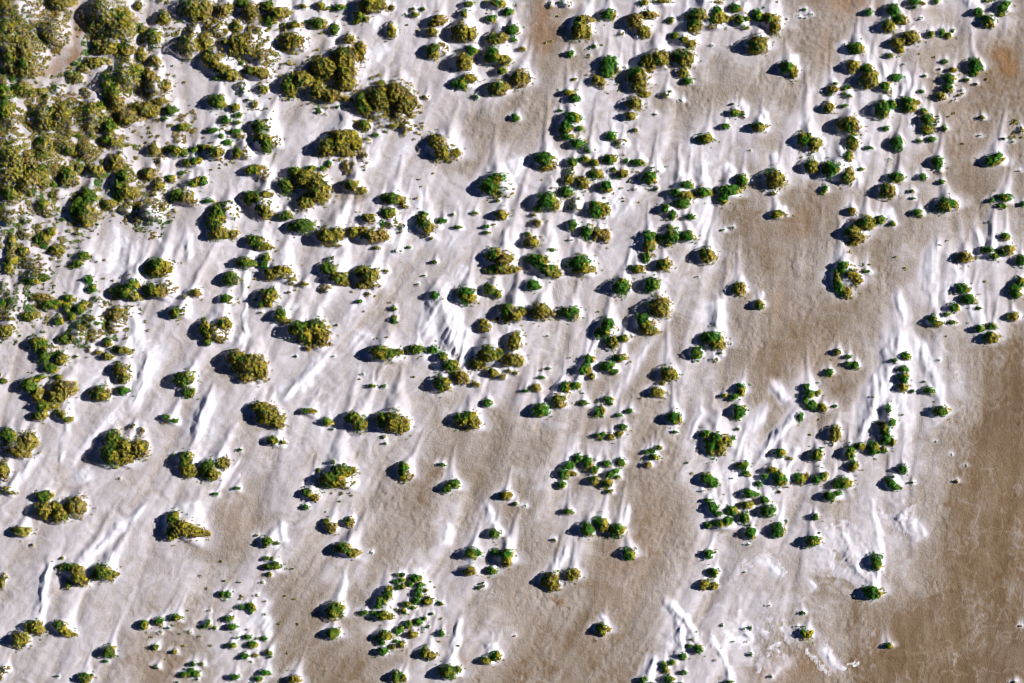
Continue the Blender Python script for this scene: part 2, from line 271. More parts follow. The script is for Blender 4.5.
(200, 549, 5.095, """
317 170 20 9 g;170 217 12 9 g;290 235 18 12 g;115 225 46 26 g|110 240 40 18 g;145 230 30 32 g;130 258 16 12 g;333 265 10 8 g;
215 293 42 26 g;260 293 46 46 g;262 325 18 13 g;48 315 20 10 g;30 392 54 26 g|45 370 26 26 g;75 400 22 18 g;145 355 46 33 g;165 395 56 33 g;190 450 24 12 g;245 447 42 28 g;290 455 26 12 g;328 455 33 26 g;268 485 60 36 g;163 490 50 30 g;
230 545 46 34 g;284 540 34 20 m;352 527 40 28 g;360 548 18 14 g;262 575 14 9 g;178 650 50 36 g;332 628 60 28 g;300 660 46 33 g;268 681 20 8 g;348 634 28 14 g;15 585 28 32 s;
675 315 70 80 g|708 300 56 56 g|725 330 33 36 s;675 430 74 50 g|690 420 40 36 m;480 662 72 42 m;
835 322 50 26 g;880 318 30 16 g;955 225 50 66 g|925 265 56 50 g|970 200 28 36 g;908 290 36 30 g;925 335 76 50 g|970 345 40 30 m;1000 308 14 18 g;945 440 80 46 g|900 450 40 30 g;925 475 50 28 g;930 520 56 42 g;980 495 40 33 m;1000 470 40 20 g;1010 415 40 40 g;1005 165 40 28 g;1000 650 56 56 g;1008 130 24 16 g;1012 195 36 20 g;870 335 30 10 g;"""),
(400, 549, 5.095, """
15 130 28 28 g;10 158 40 28 g;15 192 38 33 m;50 175 38 36 g;82 148 58 42 g;103 180 40 32 g;95 205 40 24 g;130 210 30 20 m;92 228 50 36 g;85 262 46 38 g;143 265 60 48 m;35 280 44 36 g;18 315 38 33 g;67 298 30 20 g;45 385 42 44 g;92 372 48 40 g;127 352 28 24 g;8 405 28 33 g;65 433 56 36 m;10 485 38 38 m;145 395 17 14 g;118 410 18 12 g;205 278 36 20 g;163 330 22 17 g;212 428 33 36 g;
125 525 46 60 g|160 540 56 42 m;240 625 90 66 g|290 610 46 33 g;15 655 42 50 m;440 565 66 40 m;490 545 56 50 g;298 492 10 7 g;425 185 33 28 s;405 195 30 18 g;
770 150 80 66 m|785 190 60 50 o|735 165 36 50 g;878 130 76 60 m;1010 402 28 50 g;585 442 10 5 o;"""),
(600, 549, 5.095, """
10 410 50 70 m|42 408 28 24 o;550 160 16 30 g;530 182 50 56 m;580 188 46 40 m;735 118 10 6 g;858 286 17 9 g;622 388 13 13 g;766 402 16 20 g;768 537 20 18 g;870 648 16 14 g;677 472 15 9 g;733 405 11 9 g;
455 492 42 20 g;500 508 43 46 g;420 543 42 36 g;365 577 42 28 g;325 590 33 38 g|335 615 38 33 g;427 627 33 26 g;352 662 56 38 g;218 665 46 33 g;268 680 26 10 g;655 676 46 18 g;410 681 20 6 g;"""),
(760, 603, 10.19, """435 100 66 36 g;385 240 40 16 g;440 310 70 110 g|500 315 80 90 m;"""),
(760, 536, 10.19, """530 50 140 120 g|570 40 60 70 m;632 60 20 16 o;"""),
(824, 549, 5.095, """262 62 60 76 g|270 80 40 40 m;248 222 90 66 g|215 205 40 26 g;328 492 44 32 g;972 678 32 12 g;1005 392 12 8 o;"""),
]
TONE = """
776777888868888874478878544455754
775678888757788883478877544665564
665778888566688884477655544664433
777767889678877844775444447864433
777766888778765444477668566786433
677877777778754455678776478665344
778876777781777676776882443555334
778766787788777767666673333444465
788886676787776666677564344454776
778885676677567676667754445445676
677896676677578776665464433464674
766786777777569867664564334487533
777777757778776766654564364377632
766777765788764456554575464786422
777676677767654444674466777865322
776766666667543456544477875675222
667766545666435535753466565675222
667766546656446644643465666764222
666666666456467644344566553453222
666665567434577544434666655332222
666754477334466643334667544322222
766654476333466433334776434222122
""".split()

# ------------------------------------------------------------------ read the clumps
def read_clumps():
    out = []
    for ox, oy, s, txt in TILES:
        for th in txt.split(';'):
            th = th.strip()
            if not th:
                continue
            lobes = []
            for l in th.split('|'):
                a = l.split()
                x, y, w, h = [float(v) for v in a[:4]]
                if w <= 0:
                    continue
                lobes.append((ox + x / s, oy + y / s, w / s / 2, h / s / 2, a[4]))
            if lobes:
                out.append(lobes)
    return out

CL = read_clumps()

class Clump:
    pass

clumps = []
for lobes in CL:
    c = Clump()
    tot = sum(math.pi * l[2] * l[3] for l in lobes)
    gf = float(np.interp(tot, [60, 250], [1.0, 1.10]))
    lobes = [(l[0], l[1], l[2] * gf, l[3] * gf, l[4]) for l in lobes]
    c.lobes = lobes
    c.area = sum(math.pi * l[2] * l[3] for l in lobes)
    c.x0 = min(l[0] - l[2] for l in lobes); c.x1 = max(l[0] + l[2] for l in lobes)
    c.y0 = min(l[1] - l[3] for l in lobes); c.y1 = max(l[1] + l[3] for l in lobes)
    c.cx = sum(l[0] * l[2] * l[3] for l in lobes) / sum(l[2] * l[3] for l in lobes)
    c.cy = sum(l[1] * l[2] * l[3] for l in lobes) / sum(l[2] * l[3] for l in lobes)
    c.w = c.x1 - c.x0; c.h = c.y1 - c.y0
    clumps.append(c)

# ------------------------------------------------------------------ noise helpers (numpy)
def lattice(seed, n=256):
    return np.random.default_rng(seed).random((n, n)).astype(np.float32)

LAT = [lattice(k) for k in range(12)]

def vnoise(x, y, k=0):
    """smooth value noise, 0..1"""
    L = LAT[k % 12]
    xi = np.floor(x).astype(np.int64); yi = np.floor(y).astype(np.int64)
    fx = (x - xi).astype(np.float32); fy = (y - yi).astype(np.float32)
    fx = fx * fx * (3 - 2 * fx); fy = fy * fy * (3 - 2 * fy)
    a = L[yi & 255, xi & 255]; b = L[yi & 255, (xi + 1) & 255]
    c = L[(yi + 1) & 255, xi & 255]; d = L[(yi + 1) & 255, (xi + 1) & 255]
    return (a * (1 - fx) + b * fx) * (1 - fy) + (c * (1 - fx) + d * fx) * fy

def fbm(x, y, k=0, o=4):
    s = 0; a = 0.5; t = 0
    for i in range(o):
        s = s + a * vnoise(x * 2 ** i + 17.3 * i, y * 2 ** i + 5.1 * i, k + i); t += a; a *= 0.55
    return s / t

# ------------------------------------------------------------------ ground sheet
STEP = 1.25
ux = np.arange(-60, 1084.1, STEP); uy = np.arange(-60, 743.1, STEP)
PXG, PYG = np.meshgrid(ux, uy)                  # photograph-pixel coordinates
PXG = PXG.astype(np.float32); PYG = PYG.astype(np.float32)
NY, NX = PXG.shape

def bsample(A, x, y):
    """bilinear sample of a grid laid out like PXG at pixel coordinates"""
    gx = np.clip((x + 60) / STEP, 0, A.shape[1] - 1.001); gy = np.clip((y + 60) / STEP, 0, A.shape[0] - 1.001)
    xi = gx.astype(np.int64); yi = gy.astype(np.int64)
    fx = gx - xi; fy = gy - yi
    return (A[yi, xi] * (1 - fx) + A[yi, xi + 1] * fx) * (1 - fy) + (A[yi + 1, xi] * (1 - fx) + A[yi + 1, xi + 1] * fx) * fy

def window(x0, x1, y0, y1):
    a = max(0, int((x0 + 60) / STEP)); b = min(NX, int((x1 + 60) / STEP) + 2)
    c = max(0, int((y0 + 60) / STEP)); d = min(NY, int((y1 + 60) / STEP) + 2)
    return slice(c, d), slice(a, b)

def tail_angle(x, y):
    """degrees to the right of straight up in which the wind lays the sand behind a clump"""
    a = np.interp(x, [0, 150, 330, 560, 640, 1024], [20, 22, 16, 6, 2, 0])
    b = np.interp(y, [0, 200, 330, 420, 683], [-6, -12, -4, 0, 0])
    return a + b * np.interp(x, [0, 500, 700], [1, 0.4, 0])

def flow_angle(x, y):
    a = np.interp(x, [0, 300, 600, 760, 900, 1024], [30, 30, 24, 16, 6, 4])
    up = np.interp(y, [0, 180, 300, 420], [-18, -14, -10, 0])
    return a + up * np.interp(x, [0, 300, 520], [1, 0.8, 0])

# streak noise: white noise dragged along the wind
W0 = rng.random((NY, NX)).astype(np.float32)
FA = np.radians(flow_angle(PXG, PYG) + 62 * (fbm(PXG / 95, PYG / 95, 3, 3) - 0.5)).astype(np.float32)
DX = np.sin(FA); DY = -np.cos(FA)

def drag(noise, n, st):
    acc = noise.copy()
    for sg in (1, -1):
        x = PXG.copy(); y = PYG.copy()
        for i in range(n):
            ix = np.clip(((x + 60) / STEP).astype(np.int32), 0, NX - 1); iy = np.clip(((y + 60) / STEP).astype(np.int32), 0, NY - 1)
            x += sg * st * DX[iy, ix]; y += sg * st * DY[iy, ix]
            acc += bsample(noise, x, y)
    acc -= acc.mean(); acc /= acc.std()
    return np.clip(acc, -2.2, 2.2)

def coarse(scale, k):
    return fbm(PXG / scale, PYG / scale, k, 2)

S1 = drag(coarse(3.2, 1), 9, 2.6)               # fine streaks
S2 = drag(coarse(9.0, 4), 12, 6.0)              # broad streaks
S3 = drag(coarse(20.0, 6), 8, 12.0)
swx = 26 * (fbm(PXG / 30 + 7, PYG / 30, 6, 3) - .5); swy = 26 * (fbm(PXG / 30, PYG / 30 + 3, 9, 3) - .5)
S4 = fbm((PXG + 2.2 * swx) / 8, (PYG + 2.2 * swy) / 13, 3, 4); S4 = (S4 - S4.mean()) / S4.std()   # marbling

# hand-read tone map: 0 dark damp flat ... 9 dry white sand
T = np.array([[float(ch) for ch in r] for r in TONE], dtype=np.float32)
def tone_at(x, y):
    gx = np.clip(x / 32, 0, 31.999); gy = np.clip(y / 32, 0, 20.999)
    xi = gx.astype(np.int64); yi = gy.astype(np.int64)
    fx = gx - xi; fy = gy - yi
    fx = fx * fx * (3 - 2 * fx); fy = fy * fy * (3 - 2 * fy)
    return (T[yi, xi] * (1 - fx) + T[yi, xi + 1] * fx) * (1 - fy) + (T[yi + 1, xi] * (1 - fx) + T[yi + 1, xi + 1] * fx) * fy

wx = PXG + 34 * (fbm(PXG / 42, PYG / 42, 2) - 0.5); wy = PYG + 34 * (fbm(PXG / 42, PYG / 42, 5) - 0.5)
TN = tone_at(wx, wy)
TN = TN + 0.5 * (fbm(PXG / 22, PYG / 22, 7) - 0.5) * 3
TN = np.where(TN > 6, 6 + (TN - 6) * .42, TN) + 0.5 * np.clip((TN - 4.0) / 1.6, 0, 1)
loose = np.clip((TN - 2.2) / 3.5, 0.12, 1)       # how much drifted sand lies here
flatend = np.clip((TN - 3.0) / 3.0, 0.0, 1)
W = TN + loose * (0.30 * S2 + 0.14 * S1 + 0.38 * S3) + 0.38 * np.clip(S4, -2, 2) * loose
SHEETS = [(622, 205, 34, 40), (700, 168, 60, 26), (752, 190, 26, 16), (842, 160, 46, 24), (905, 100, 24, 34), (962, 255, 38, 42), (604, 120, 26, 40), (866, 222, 34, 18),
          (976, 4, 26, 18), (888, 395, 26, 66), (775, 470, 70, 30), (598, 462, 34, 18), (456, 335, 36, 42), (520, 175, 26, 26), (712, 325, 12, 26), (675, 625, 26, 40), (735, 640, 26, 20),
          (418, 225, 40, 34), (735, 115, 20, 20), (800, 392, 14, 22), (925, 300, 24, 46), (845, 560, 30, 22), (488, 520, 20, 30), (270, 620, 24, 26), (145, 375, 24, 46), (200, 420, 18, 36),
          (130, 265, 34, 30), (110, 250, 24, 24), (340, 420, 40, 20), (395, 150, 30, 26), (560, 205, 20, 46), (640, 262, 36, 20), (330, 300, 26, 18), (232, 510, 24, 16), (830, 640, 26, 14)]
for (x, y, rx, ry) in SHEETS:
    sl = window(x - 1.8 * rx, x + 1.8 * rx, y - 1.8 * ry, y + 1.8 * ry)
    q = np.hypot((PXG[sl] + 1.2 * swx[sl] - x) / rx, (PYG[sl] + 1.2 * swy[sl] - y) / ry)
    W[sl] = W[sl] + np.clip(1.35 - q, 0, 1) * (1.0 + .6 * S2[sl])
damp = np.clip((4.4 - TN) / 2, 0, 1)
W = W + damp * (1.5 * (fbm(PXG / 48, PYG / 60, 2, 4) - .5) + .25 * S2 + .8 * np.exp(-((fbm((PXG + swx) / 22 + 31, (PYG + swy) / 30, 4, 4) - .5) * 34) ** 2) - .55 * np.exp(-((fbm((PXG + swx) / 30, (PYG + swy) / 36, 7, 3) - .5) * 26) ** 2))
Z = (0.16 * (fbm(PXG / 60, PYG / 60, 8) - 0.5) * 4 * loose).astype(np.float32)
Z += flatend * (0.030 * S2 + 0.004 * S1 + 0.075 * S3 + 0.016 * S4)
Z += (1 - flatend) * (0.010 * S2 + 0.004 * S1)

TAILZ = np.zeros_like(Z); WT = np.zeros_like(Z)
def lay_tail(x, y, width, length, ang, height, white=9.0, bend=0.0, front=0.35):
    """sand drifted behind a clump: a crested tongue that narrows away from it"""
    r = length + width + 8
    sl = window(x - r, x + r, y - r, y + r)
    if sl[0].stop <= sl[0].start or sl[1].stop <= sl[1].start:
        return
    dx = PXG[sl] - x; dy = PYG[sl] - y
    ux_, uy_ = math.sin(ang), -math.cos(ang)
    s = dx * ux_ + dy * uy_
    d = dx * -uy_ + dy * ux_
    s0 = s / length
    wob = 0.16 * width * (vnoise(PXG[sl] / 7 + x, PYG[sl] / 7, 2) - 0.5)
    d = d + wob - bend * width * s0 * s0
    half = 0.5 * width
    sc = np.clip(s0, 0, 1)
    wfull = half * (1.08 * (1 - sc) ** 0.62 + 0.05)
    body = np.where(s >= 0, np.clip(1 - s0, 0, 1) ** 0.8, np.sqrt(np.clip(1 - (s / (front * width + 1)) ** 2, 0, 1)))
    prof = np.clip(1 - np.abs(d / (wfull + 1e-3)), 0, 1)
    prof = 0.6 * prof + 0.4 * prof * prof * (3 - 2 * prof)
    hgt = height * body * prof
    TAILZ[sl] = np.maximum(TAILZ[sl], hgt)
    strand = vnoise(d / 2.2 + x, s / 26 + y, 8)
    hgt = hgt * (.9 + .2 * strand)
    wf = np.clip(body * 1.2, 0, 1) * (1 - np.clip(s0 * 1.3, 0, 1) * (1 - strand) * .9) * np.clip((1.35 - np.abs(d / (wfull * 1.5 + 2.5))) * 1.15, 0, 1)
    WT[sl] = np.maximum(WT[sl], wf * white)

for c in clumps:
    trand = rng.random(3)
    c.ang = math.radians(float(tail_angle(c.cx, c.cy)) + (trand[0] - 0.5) * 16)
    tone = float(tone_at(np.array([c.cx]), np.array([c.cy]))[0])
    wdt = c.w * 0.95 + 1.0
    big = c.area > 900
    thick = c.cx < 110 and c.cy < 330
    L = float(np.clip(1.6 * wdt, 8, 50)) * (0.55 + 1.0 * trand[1] ** 1.4)
    if c.cx < 330 and c.cy < 250:
        L *= 0.6
    H = float(np.clip(wdt * PX * 0.28, 0.05, .85)) * (0.8 + 0.4 * trand[2])
    if thick: H *= 0.5
    if big and len(c.lobes) > 3:
        # drift behind each upper lobe rather than one great tongue
        for l in c.lobes:
            lay_tail(l[0], l[1] - l[3] * 0.3, l[2] * 2.0, float(np.clip(l[2] * 2.0, 6, 30)), c.ang, min(0.7, l[2] * 2 * PX * 0.22), 8.6)
    else:
        wh = 9.6 if tone > 3 else 8.6
        big_w = wdt > 9
        # a smooth cap of trapped sand as wide as the clump, then a slimmer tail that trails away from it
        lay_tail(c.cx + .05 * wdt, c.cy - 0.1 * c.h, wdt, (0.75 if big_w else 1.1) * wdt + 0.4 * c.h, c.ang, H, wh, front=.3)
        off = (trand[0] - .45) * .3 * wdt
        lay_tail(c.cx + off, c.cy - 0.25 * c.h, wdt * (.5 if big_w else .8), L * (1.35 if big_w else .9) + 0.4 * c.h, c.ang + .06, H * .42, wh - .6)

# drifts, ridges and blown fans traced one by one: points, width, height, whiteness
RIDGES = [
 ([(905,318),(893,362),(874,398),(862,436)], 26, .85, 9.6), ([(912,335),(930,372),(940,402)], 15, .5, 9.2),
 ([(898,290),(905,330)], 10, .4, 8.8), ([(940,232),(931,262),(930,312)], 16, .6, 9), ([(952,262),(968,300),(988,336)], 14, .5, 9),
 ([(975,225),(985,262)], 14, .5, 9), ([(872,500),(880,555),(873,600)], 10, .5, 9.4), ([(838,522),(852,558),(868,584)], 13, .4, 9.2),
 ([(750,562),(766,562),(784,577)], 11, .2, 9), ([(664,598),(684,620),(700,646)], 12, .8, 9.6), ([(676,612),(682,640),(676,666)], 11, .7, 9.4),
 ([(655,652),(648,683)], 13, .7, 9.2), ([(436,280),(441,305),(455,340),(468,376)], 34, 1.2, 10), ([(438,300),(430,340),(420,362)], 26, .7, 9.8), ([(440,310),(446,350),(440,372)], 26, .8, 9.9), ([(714,296),(717,316),(722,338)], 17, .9, 10), ([(240,330),(241,348)], 20, .5, 9.2), ([(602,614),(603,624)], 9, .5, 9.8), ([(492,640),(494,652)], 13, .6, 9.8), ([(455,655),(453,668)], 12, .6, 9.8), ([(558,556),(556,568)], 6, .6, 9.8), ([(775,150),(775,172)], 10, .6, 9.6), ([(783,204),(782,212)], 9, .4, 9.6), ([(741,276),(742,284)], 8, .4, 9.6), ([(762,290),(763,298)], 6, .4, 9.4), ([(793,54),(795,66)], 9, .5, 9.8), ([(600,130),(612,180),(606,226)], 26, .25, 8.6), ([(705,190),(700,240),(706,262)], 20, .3, 8.4), ([(655,330),(625,380),(600,420)], 10, .25, 8.2), ([(905,340),(900,370)], 16, .5, 9.6), ([(885,375),(868,420),(858,440)], 14, .9, 9.8), ([(770,400),(742,440),(735,470)], 12, .3, 8.6), ([(436,310),(424,345)], 18, .8, 9.4),
 ([(330,352),(300,383),(268,402)], 14, .7, 9.6), ([(313,378),(298,392)], 10, .5, 9.4), ([(214,388),(204,415),(192,446)], 15, .9, 9.7),
 ([(148,352),(142,385),(132,412)], 15, .9, 9.6), ([(152,498),(120,528),(84,560)], 11, .6, 9.3), ([(50,556),(44,592),(40,624)], 11, .8, 9.3),
 ([(44,448),(26,468),(8,492)], 12, .7, 9.3), ([(132,240),(128,268)], 22, .6, 9.2), ([(186,228),(190,262)], 11, .6, 9.2), ([(155,232),(168,262)], 10, .3, 9),
 ([(244,258),(246,300),(243,350)], 8, .4, 9), ([(602,322),(586,362),(566,400)], 9, .7, 9.3), ([(618,300),(594,342)], 8, .4, 8.8), ([(566,372),(548,402)], 8, .5, 9.2),
 ([(806,402),(780,432),(752,466)], 11, .7, 9.2), ([(798,444),(786,474)], 8, .6, 9.4), ([(420,198),(426,232),(440,252)], 16, .4, 8.6),
 ([(704,402),(690,440)], 8, .3, 8.8), ([(770,382),(790,404)], 12, .5, 9.2), ([(840,40),(852,60)], 12, .4, 9), ([(902,66),(910,100)], 12, .5, 9.2),
 ([(882,62),(890,86)], 10, .4, 9.2), ([(970,-5),(978,14)], 18, .6, 9.4), ([(905,80),(900,104)], 9, .5, 9.4), ([(925,104),(938,132)], 10, .5, 9.5),
 ([(744,0),(746,18)], 14, .6, 9.4), ([(740,96),(744,116)], 12, .5, 9.4), ([(762,110),(766,130)], 10, .4, 9.2), ([(700,160),(704,186)], 14, .7, 9.6),
 ([(722,160),(735,178)], 14, .6, 9.4), ([(836,140),(852,168),(860,186)], 11, .7, 9.6), ([(812,136),(822,160)], 11, .5, 9.3), ([(930,540),(905,520)], 14, .2, 8.6),
 ([(893,520),(908,512)], 10, .3, 9.2), ([(806,582),(817,590)], 6, .15, 8.8), ([(795,655),(775,672),(768,683)], 8, .2, 8.6), ([(820,645),(832,662),(840,672)], 9, .3, 9),
 ([(722,630),(732,640)], 9, .25, 9.2), ([(740,622),(750,640)], 9, .25, 9), ([(708,632),(728,668),(734,683)], 8, .4, 9), ([(520,178),(508,158)], 24, .5, 9.4),
 ([(412,566),(424,585),(430,600)], 17, .5, 9.2), ([(483,497),(492,520),(504,540)], 10, .4, 9), ([(446,520),(450,548)], 13, .3, 8.8), ([(462,610),(456,640),(452,662)], 10, .6, 9.2),
 ([(345,568),(342,585),(340,602)], 8, .5, 9.2), ([(565,545),(560,568)], 8, .5, 9.4), ([(630,500),(622,530)], 8, .5, 9.2), ([(280,520),(284,545)], 12, .5, 9.4),
 ([(262,612),(268,640)], 15, .4, 9.2), ([(120,405),(90,440),(64,470)], 14, .3, 8.6), ([(268,330),(300,300)], 10, .3, 8.6), ([(375,330),(350,352)], 16, .3, 8.8),
 ([(70,372),(66,430),(60,468)], 10, .4, 8.6), ([(80,465),(86,486)], 26, .4, 9.2), ([(190,500),(200,520)], 20, .5, 9.6), ([(90,262),(80,290),(66,312)], 15, .5, 9.2),
 ([(126,300),(138,330),(134,360)], 18, .5, 9.6), ([(335,30),(330,42)], 14, .3, 9), ([(395,40),(370,60),(355,85)], 12, .3, 9), ([(245,105),(262,120)], 24, .4, 9.3),
 ([(500,330),(515,330),(522,345)], 12, .5, 9.2), ([(640,270),(670,285)], 8, .3, 8.8), ([(700,215),(706,245)], 9, .4, 9), ([(600,455),(590,475)], 22, .5, 9.6),
 ([(722,425),(712,428)], 20, .4, 9.2), ([(560,110),(552,130)], 0, 0, 0), ([(860,220),(890,212),(893,228)], 8, .4, 9.3), ([(385,0),(372,30)], 12, .3, 9),
 ([(240,470),(228,492)], 6, .3, 9), ([(243,452),(226,478),(216,490)], 6, .45, 9), ([(470,262),(440,292)], 10, .2, 8.8), ([(640,85),(634,110)], 10, .3, 8.8),
]
def lay_ridge(pts, width, height, white):
    if width <= 0:
        return
    x0 = min(p[0] for p in pts) - width - 4; x1 = max(p[0] for p in pts) + width + 4
    y0 = min(p[1] for p in pts) - width - 4; y1 = max(p[1] for p in pts) + width + 4
    sl = window(x0, x1, y0, y1)
    gx = PXG[sl]; gy = PYG[sl]
    gx = gx + 5 * (vnoise(gx / 9, gy / 9, 3) - 0.5); gy = gy + 5 * (vnoise(gx / 9, gy / 9, 4) - 0.5)
    tot = sum(math.dist(pts[i], pts[i + 1]) for i in range(len(pts) - 1))
    best = np.full(gx.shape, 1e9, np.float32); tt = np.zeros(gx.shape, np.float32); run = 0
    for i in range(len(pts) - 1):
        (ax, ay), (bx, by) = pts[i], pts[i + 1]
        L = math.dist(pts[i], pts[i + 1])
        t = np.clip(((gx - ax) * (bx - ax) + (gy - ay) * (by - ay)) / (L * L), 0, 1)
        d = np.hypot(gx - ax - t * (bx - ax), gy - ay - t * (by - ay))
        m = d < best
        best[m] = d[m]; tt[m] = ((run + t * L) / tot)[m]
        run += L
    end = np.minimum(1, np.minimum(tt * 3.2 + 0.25, (1 - tt) * 3.2 + 0.35))
    half = 0.5 * width * (0.5 + 0.5 * end)
    prof = np.clip(1 - best / half, 0, 1) ** 0.85
    height *= 0.55 if height < 1.15 else .8
    TAILZ[sl] = np.maximum(TAILZ[sl], height * end * prof * (0.8 + 0.2 * np.clip(S1[sl], -1, 1)))
    WT[sl] = np.maximum(WT[sl], white * np.clip((1.5 - best / (half * 1.25 + 1)) * 1.0, 0, 1) * np.clip(end * 1.3, 0, 1))
for r in RIDGES:
    lay_ridge(*r)

# whiteness of the drifts takes over from the ground below them
def smooth(A, n=1):
    for _ in range(n):
        B = A.copy()
        B[1:-1, 1:-1] = (A[1:-1, 1:-1] * 4 + A[:-2, 1:-1] + A[2:, 1:-1] + A[1:-1, :-2] + A[1:-1, 2:]) / 8
        A = B
    return A
WTs = smooth(WT, 5)
OLD = np.interp(PXG + .5 * PYG, [150, 300], [.45, 1.0]).astype(np.float32)      # less loose sand on the grassed dunes
k = np.clip(WTs / 9.2, 0, 1) * OLD
W = W * (1 - k) + np.maximum(W, 5.6 + 3.6 * k + 0.35 * S1 + 0.2 * S2) * k
Z = Z + smooth(TAILZ, 1)
# thin wind-cut lines and swirls in the drifted sand
line = np.exp(-((S1 - .6) * 4.5) ** 2) * np.clip(fbm(PXG / 34 + 9, PYG / 34, 10) * 3.4 - 1.4, 0, 1) * loose
Z = Z - 0.028 * line
W = W - 0.45 * line
groove = np.exp(-(S4 * 5.5) ** 2) * np.clip(fbm(PXG / 40, PYG / 40, 11) * 3 - 1.1, 0, 1) * flatend
Z = Z - 0.05 * groove
W = W - 0.5 * groove

# mounds that carry the clumps (hummocks of trapped sand)
MZ = np.zeros_like(Z)
HALO = np.zeros_like(Z)
for c in clumps:
    for (x, y, rx, ry, kd) in c.lobes:
        r = max(rx, ry) * 1.7 + 4
        sl = window(x - r, x + r, y - r, y + r)
        if sl[0].stop <= sl[0].start or sl[1].stop <= sl[1].start:
            continue
        q = np.sqrt(((PXG[sl] - x) / (rx * 1.35 + 1)) ** 2 + ((PYG[sl] - y) / (ry * 1.35 + 1)) ** 2)
        m = np.clip(1 - q, 0, 1)
        m = m * m * (3 - 2 * m)
        hh = min(0.7, 0.14 * min(rx, ry) * 2 * PX * (1.5 if kd in 'std' else 1.0))
        MZ[sl] = np.maximum(MZ[sl], hh * m * 1.4)
        if min(rx, ry) > 4:
            q2 = np.sqrt(((PXG[sl] - x - 1.5) / (rx * 1.2 + 3)) ** 2 + ((PYG[sl] - y) / (ry * 1.2 + 2)) ** 2)
            HALO[sl] = np.maximum(HALO[sl], np.clip(1.9 - 1.5 * q2, 0, 1))
W = W + np.maximum(0, 8.6 - W) * smooth(HALO, 3) * 0.5 * OLD
Z = Z + MZ
# scoured edge just in front of the drifts and salt-crust scars on the damp flat
# jagged salt-white scabs and curls on the flats at the lower right
SCABS = [([(750,566),(757,558),(768,556),(784,573)], 7), ([(733,578),(744,562)], 6), ([(806,560),(818,561),(823,569),(821,582)], 5), ([(757,672),(764,655),(780,642)], 6),
         ([(806,652),(818,662),(828,672)], 7), ([(826,642),(832,656),(842,668),(858,664)], 6), ([(898,519),(906,528),(914,538)], 6), ([(832,532),(848,552),(866,574)], 13),
         ([(842,524),(856,534),(868,556)], 10), ([(893,528),(903,512),(914,524)], 5), ([(880,512),(896,518),(912,508)], 7), ([(700,622),(716,606),(738,612)], 4), ([(722,626),(736,622),(750,636),(748,652)], 6),
         ([(712,634),(722,652)], 5), ([(924,402),(936,424),(946,416)], 5), ([(930,560),(948,548),(960,552)], 3), ([(860,650),(850,672)], 4), ([(935,330),(952,364),(962,382)], 4),
         ([(872,668),(868,640),(874,628)], 3), ([(950,672),(955,655),(970,660),(978,680)], 3), ([(800,600),(812,596),(822,606)], 4), ([(772,600),(764,612)], 3), ([(700,560),(716,572),(712,590)], 5)]
for pts, wd in SCABS:
    x0 = min(p[0] for p in pts) - 14; x1 = max(p[0] for p in pts) + 14; y0 = min(p[1] for p in pts) - 14; y1 = max(p[1] for p in pts) + 14
    sl = window(x0, x1, y0, y1)
    gx_ = PXG[sl] + 7 * (fbm(PXG[sl] / 5, PYG[sl] / 5, 3, 3) - .5); gy_ = PYG[sl] + 7 * (fbm(PXG[sl] / 5, PYG[sl] / 5, 6, 3) - .5)
    best = np.full(gx_.shape, 1e9, np.float32)
    for (ax, ay), (bx, by) in zip(pts[:-1], pts[1:]):
        L2 = (bx - ax) ** 2 + (by - ay) ** 2
        t = np.clip(((gx_ - ax) * (bx - ax) + (gy_ - ay) * (by - ay)) / L2, 0, 1)
        best = np.minimum(best, np.hypot(gx_ - ax - t * (bx - ax), gy_ - ay - t * (by - ay)))
    m_ = np.clip((wd * .5 * (.3 + 1.4 * fbm(PXG[sl] / 4, PYG[sl] / 4, 8, 3)) - best) * 1.2, 0, 1)
    m_ = m_ * np.clip(fbm(PXG[sl] / 3, PYG[sl] / 3, 2, 2) * 3 - .7, 0, 1)
    if wd <= 5:
        W[sl] = W[sl] + 1.1 * m_; Z[sl] = Z[sl] + .035 * m_
    else:
        W[sl] = W[sl] * (1 - m_) + 8.0 * m_; Z[sl] = Z[sl] + .055 * m_
W = W + 0.75 * (W - smooth(W, 9))          # edges of the sand sheets are crisp
W = np.clip(W, 0, 10).astype(np.float32)

# warm rusty stains
RUST = np.zeros_like(Z)
for x, y, rx, ry, a, s in [(1005,62,11,22,-.35,.95),(985,62,22,30,0,.3),(541,30,15,30,.1,.75),(78,22,7,22,.1,1.0),(70,55,5,14,.75,1.0),(50,70,24,8,-.6,.7),(68,96,9,3,-.1,.7),
                         (798,222,11,20,.25,.45),(850,4,34,10,0,.6),(825,45,10,26,.2,.3),(778,305,14,18,0,.35),(560,598,6,4,0,.9),(466,662,5,8,0,.7),(448,100,3,3,0,.2),
                         (1000,500,60,60,0,.16),(960,560,90,60,0,.12),(905,640,80,60,0,.12),(790,670,40,20,0,.4),(700,640,20,40,.2,.15),(630,560,26,90,.35,.25),(500,640,60,60,0,.12),
                         (895,12,60,10,0,.25),(800,360,50,40,0,.2),(950,110,40,60,0,.2),(240,515,25,35,.5,.15),(160,670,30,24,.4,.2)]:
    dx = PXG - x + 10 * (vnoise(PXG / 8, PYG / 8, 3) - .5); dy = PYG - y + 10 * (vnoise(PXG / 8, PYG / 8, 4) - .5)
    u = dx * math.cos(a) + dy * math.sin(a); v = -dx * math.sin(a) + dy * math.cos(a)
    RUST = np.maximum(RUST, s * np.clip(1.35 - np.sqrt((u / rx) ** 2 + (v / ry) ** 2), 0, 1))
RUST = np.clip(RUST * (0.65 + 0.6 * fbm(PXG / 9, PYG / 9, 9)), 0, 1).astype(np.float32)

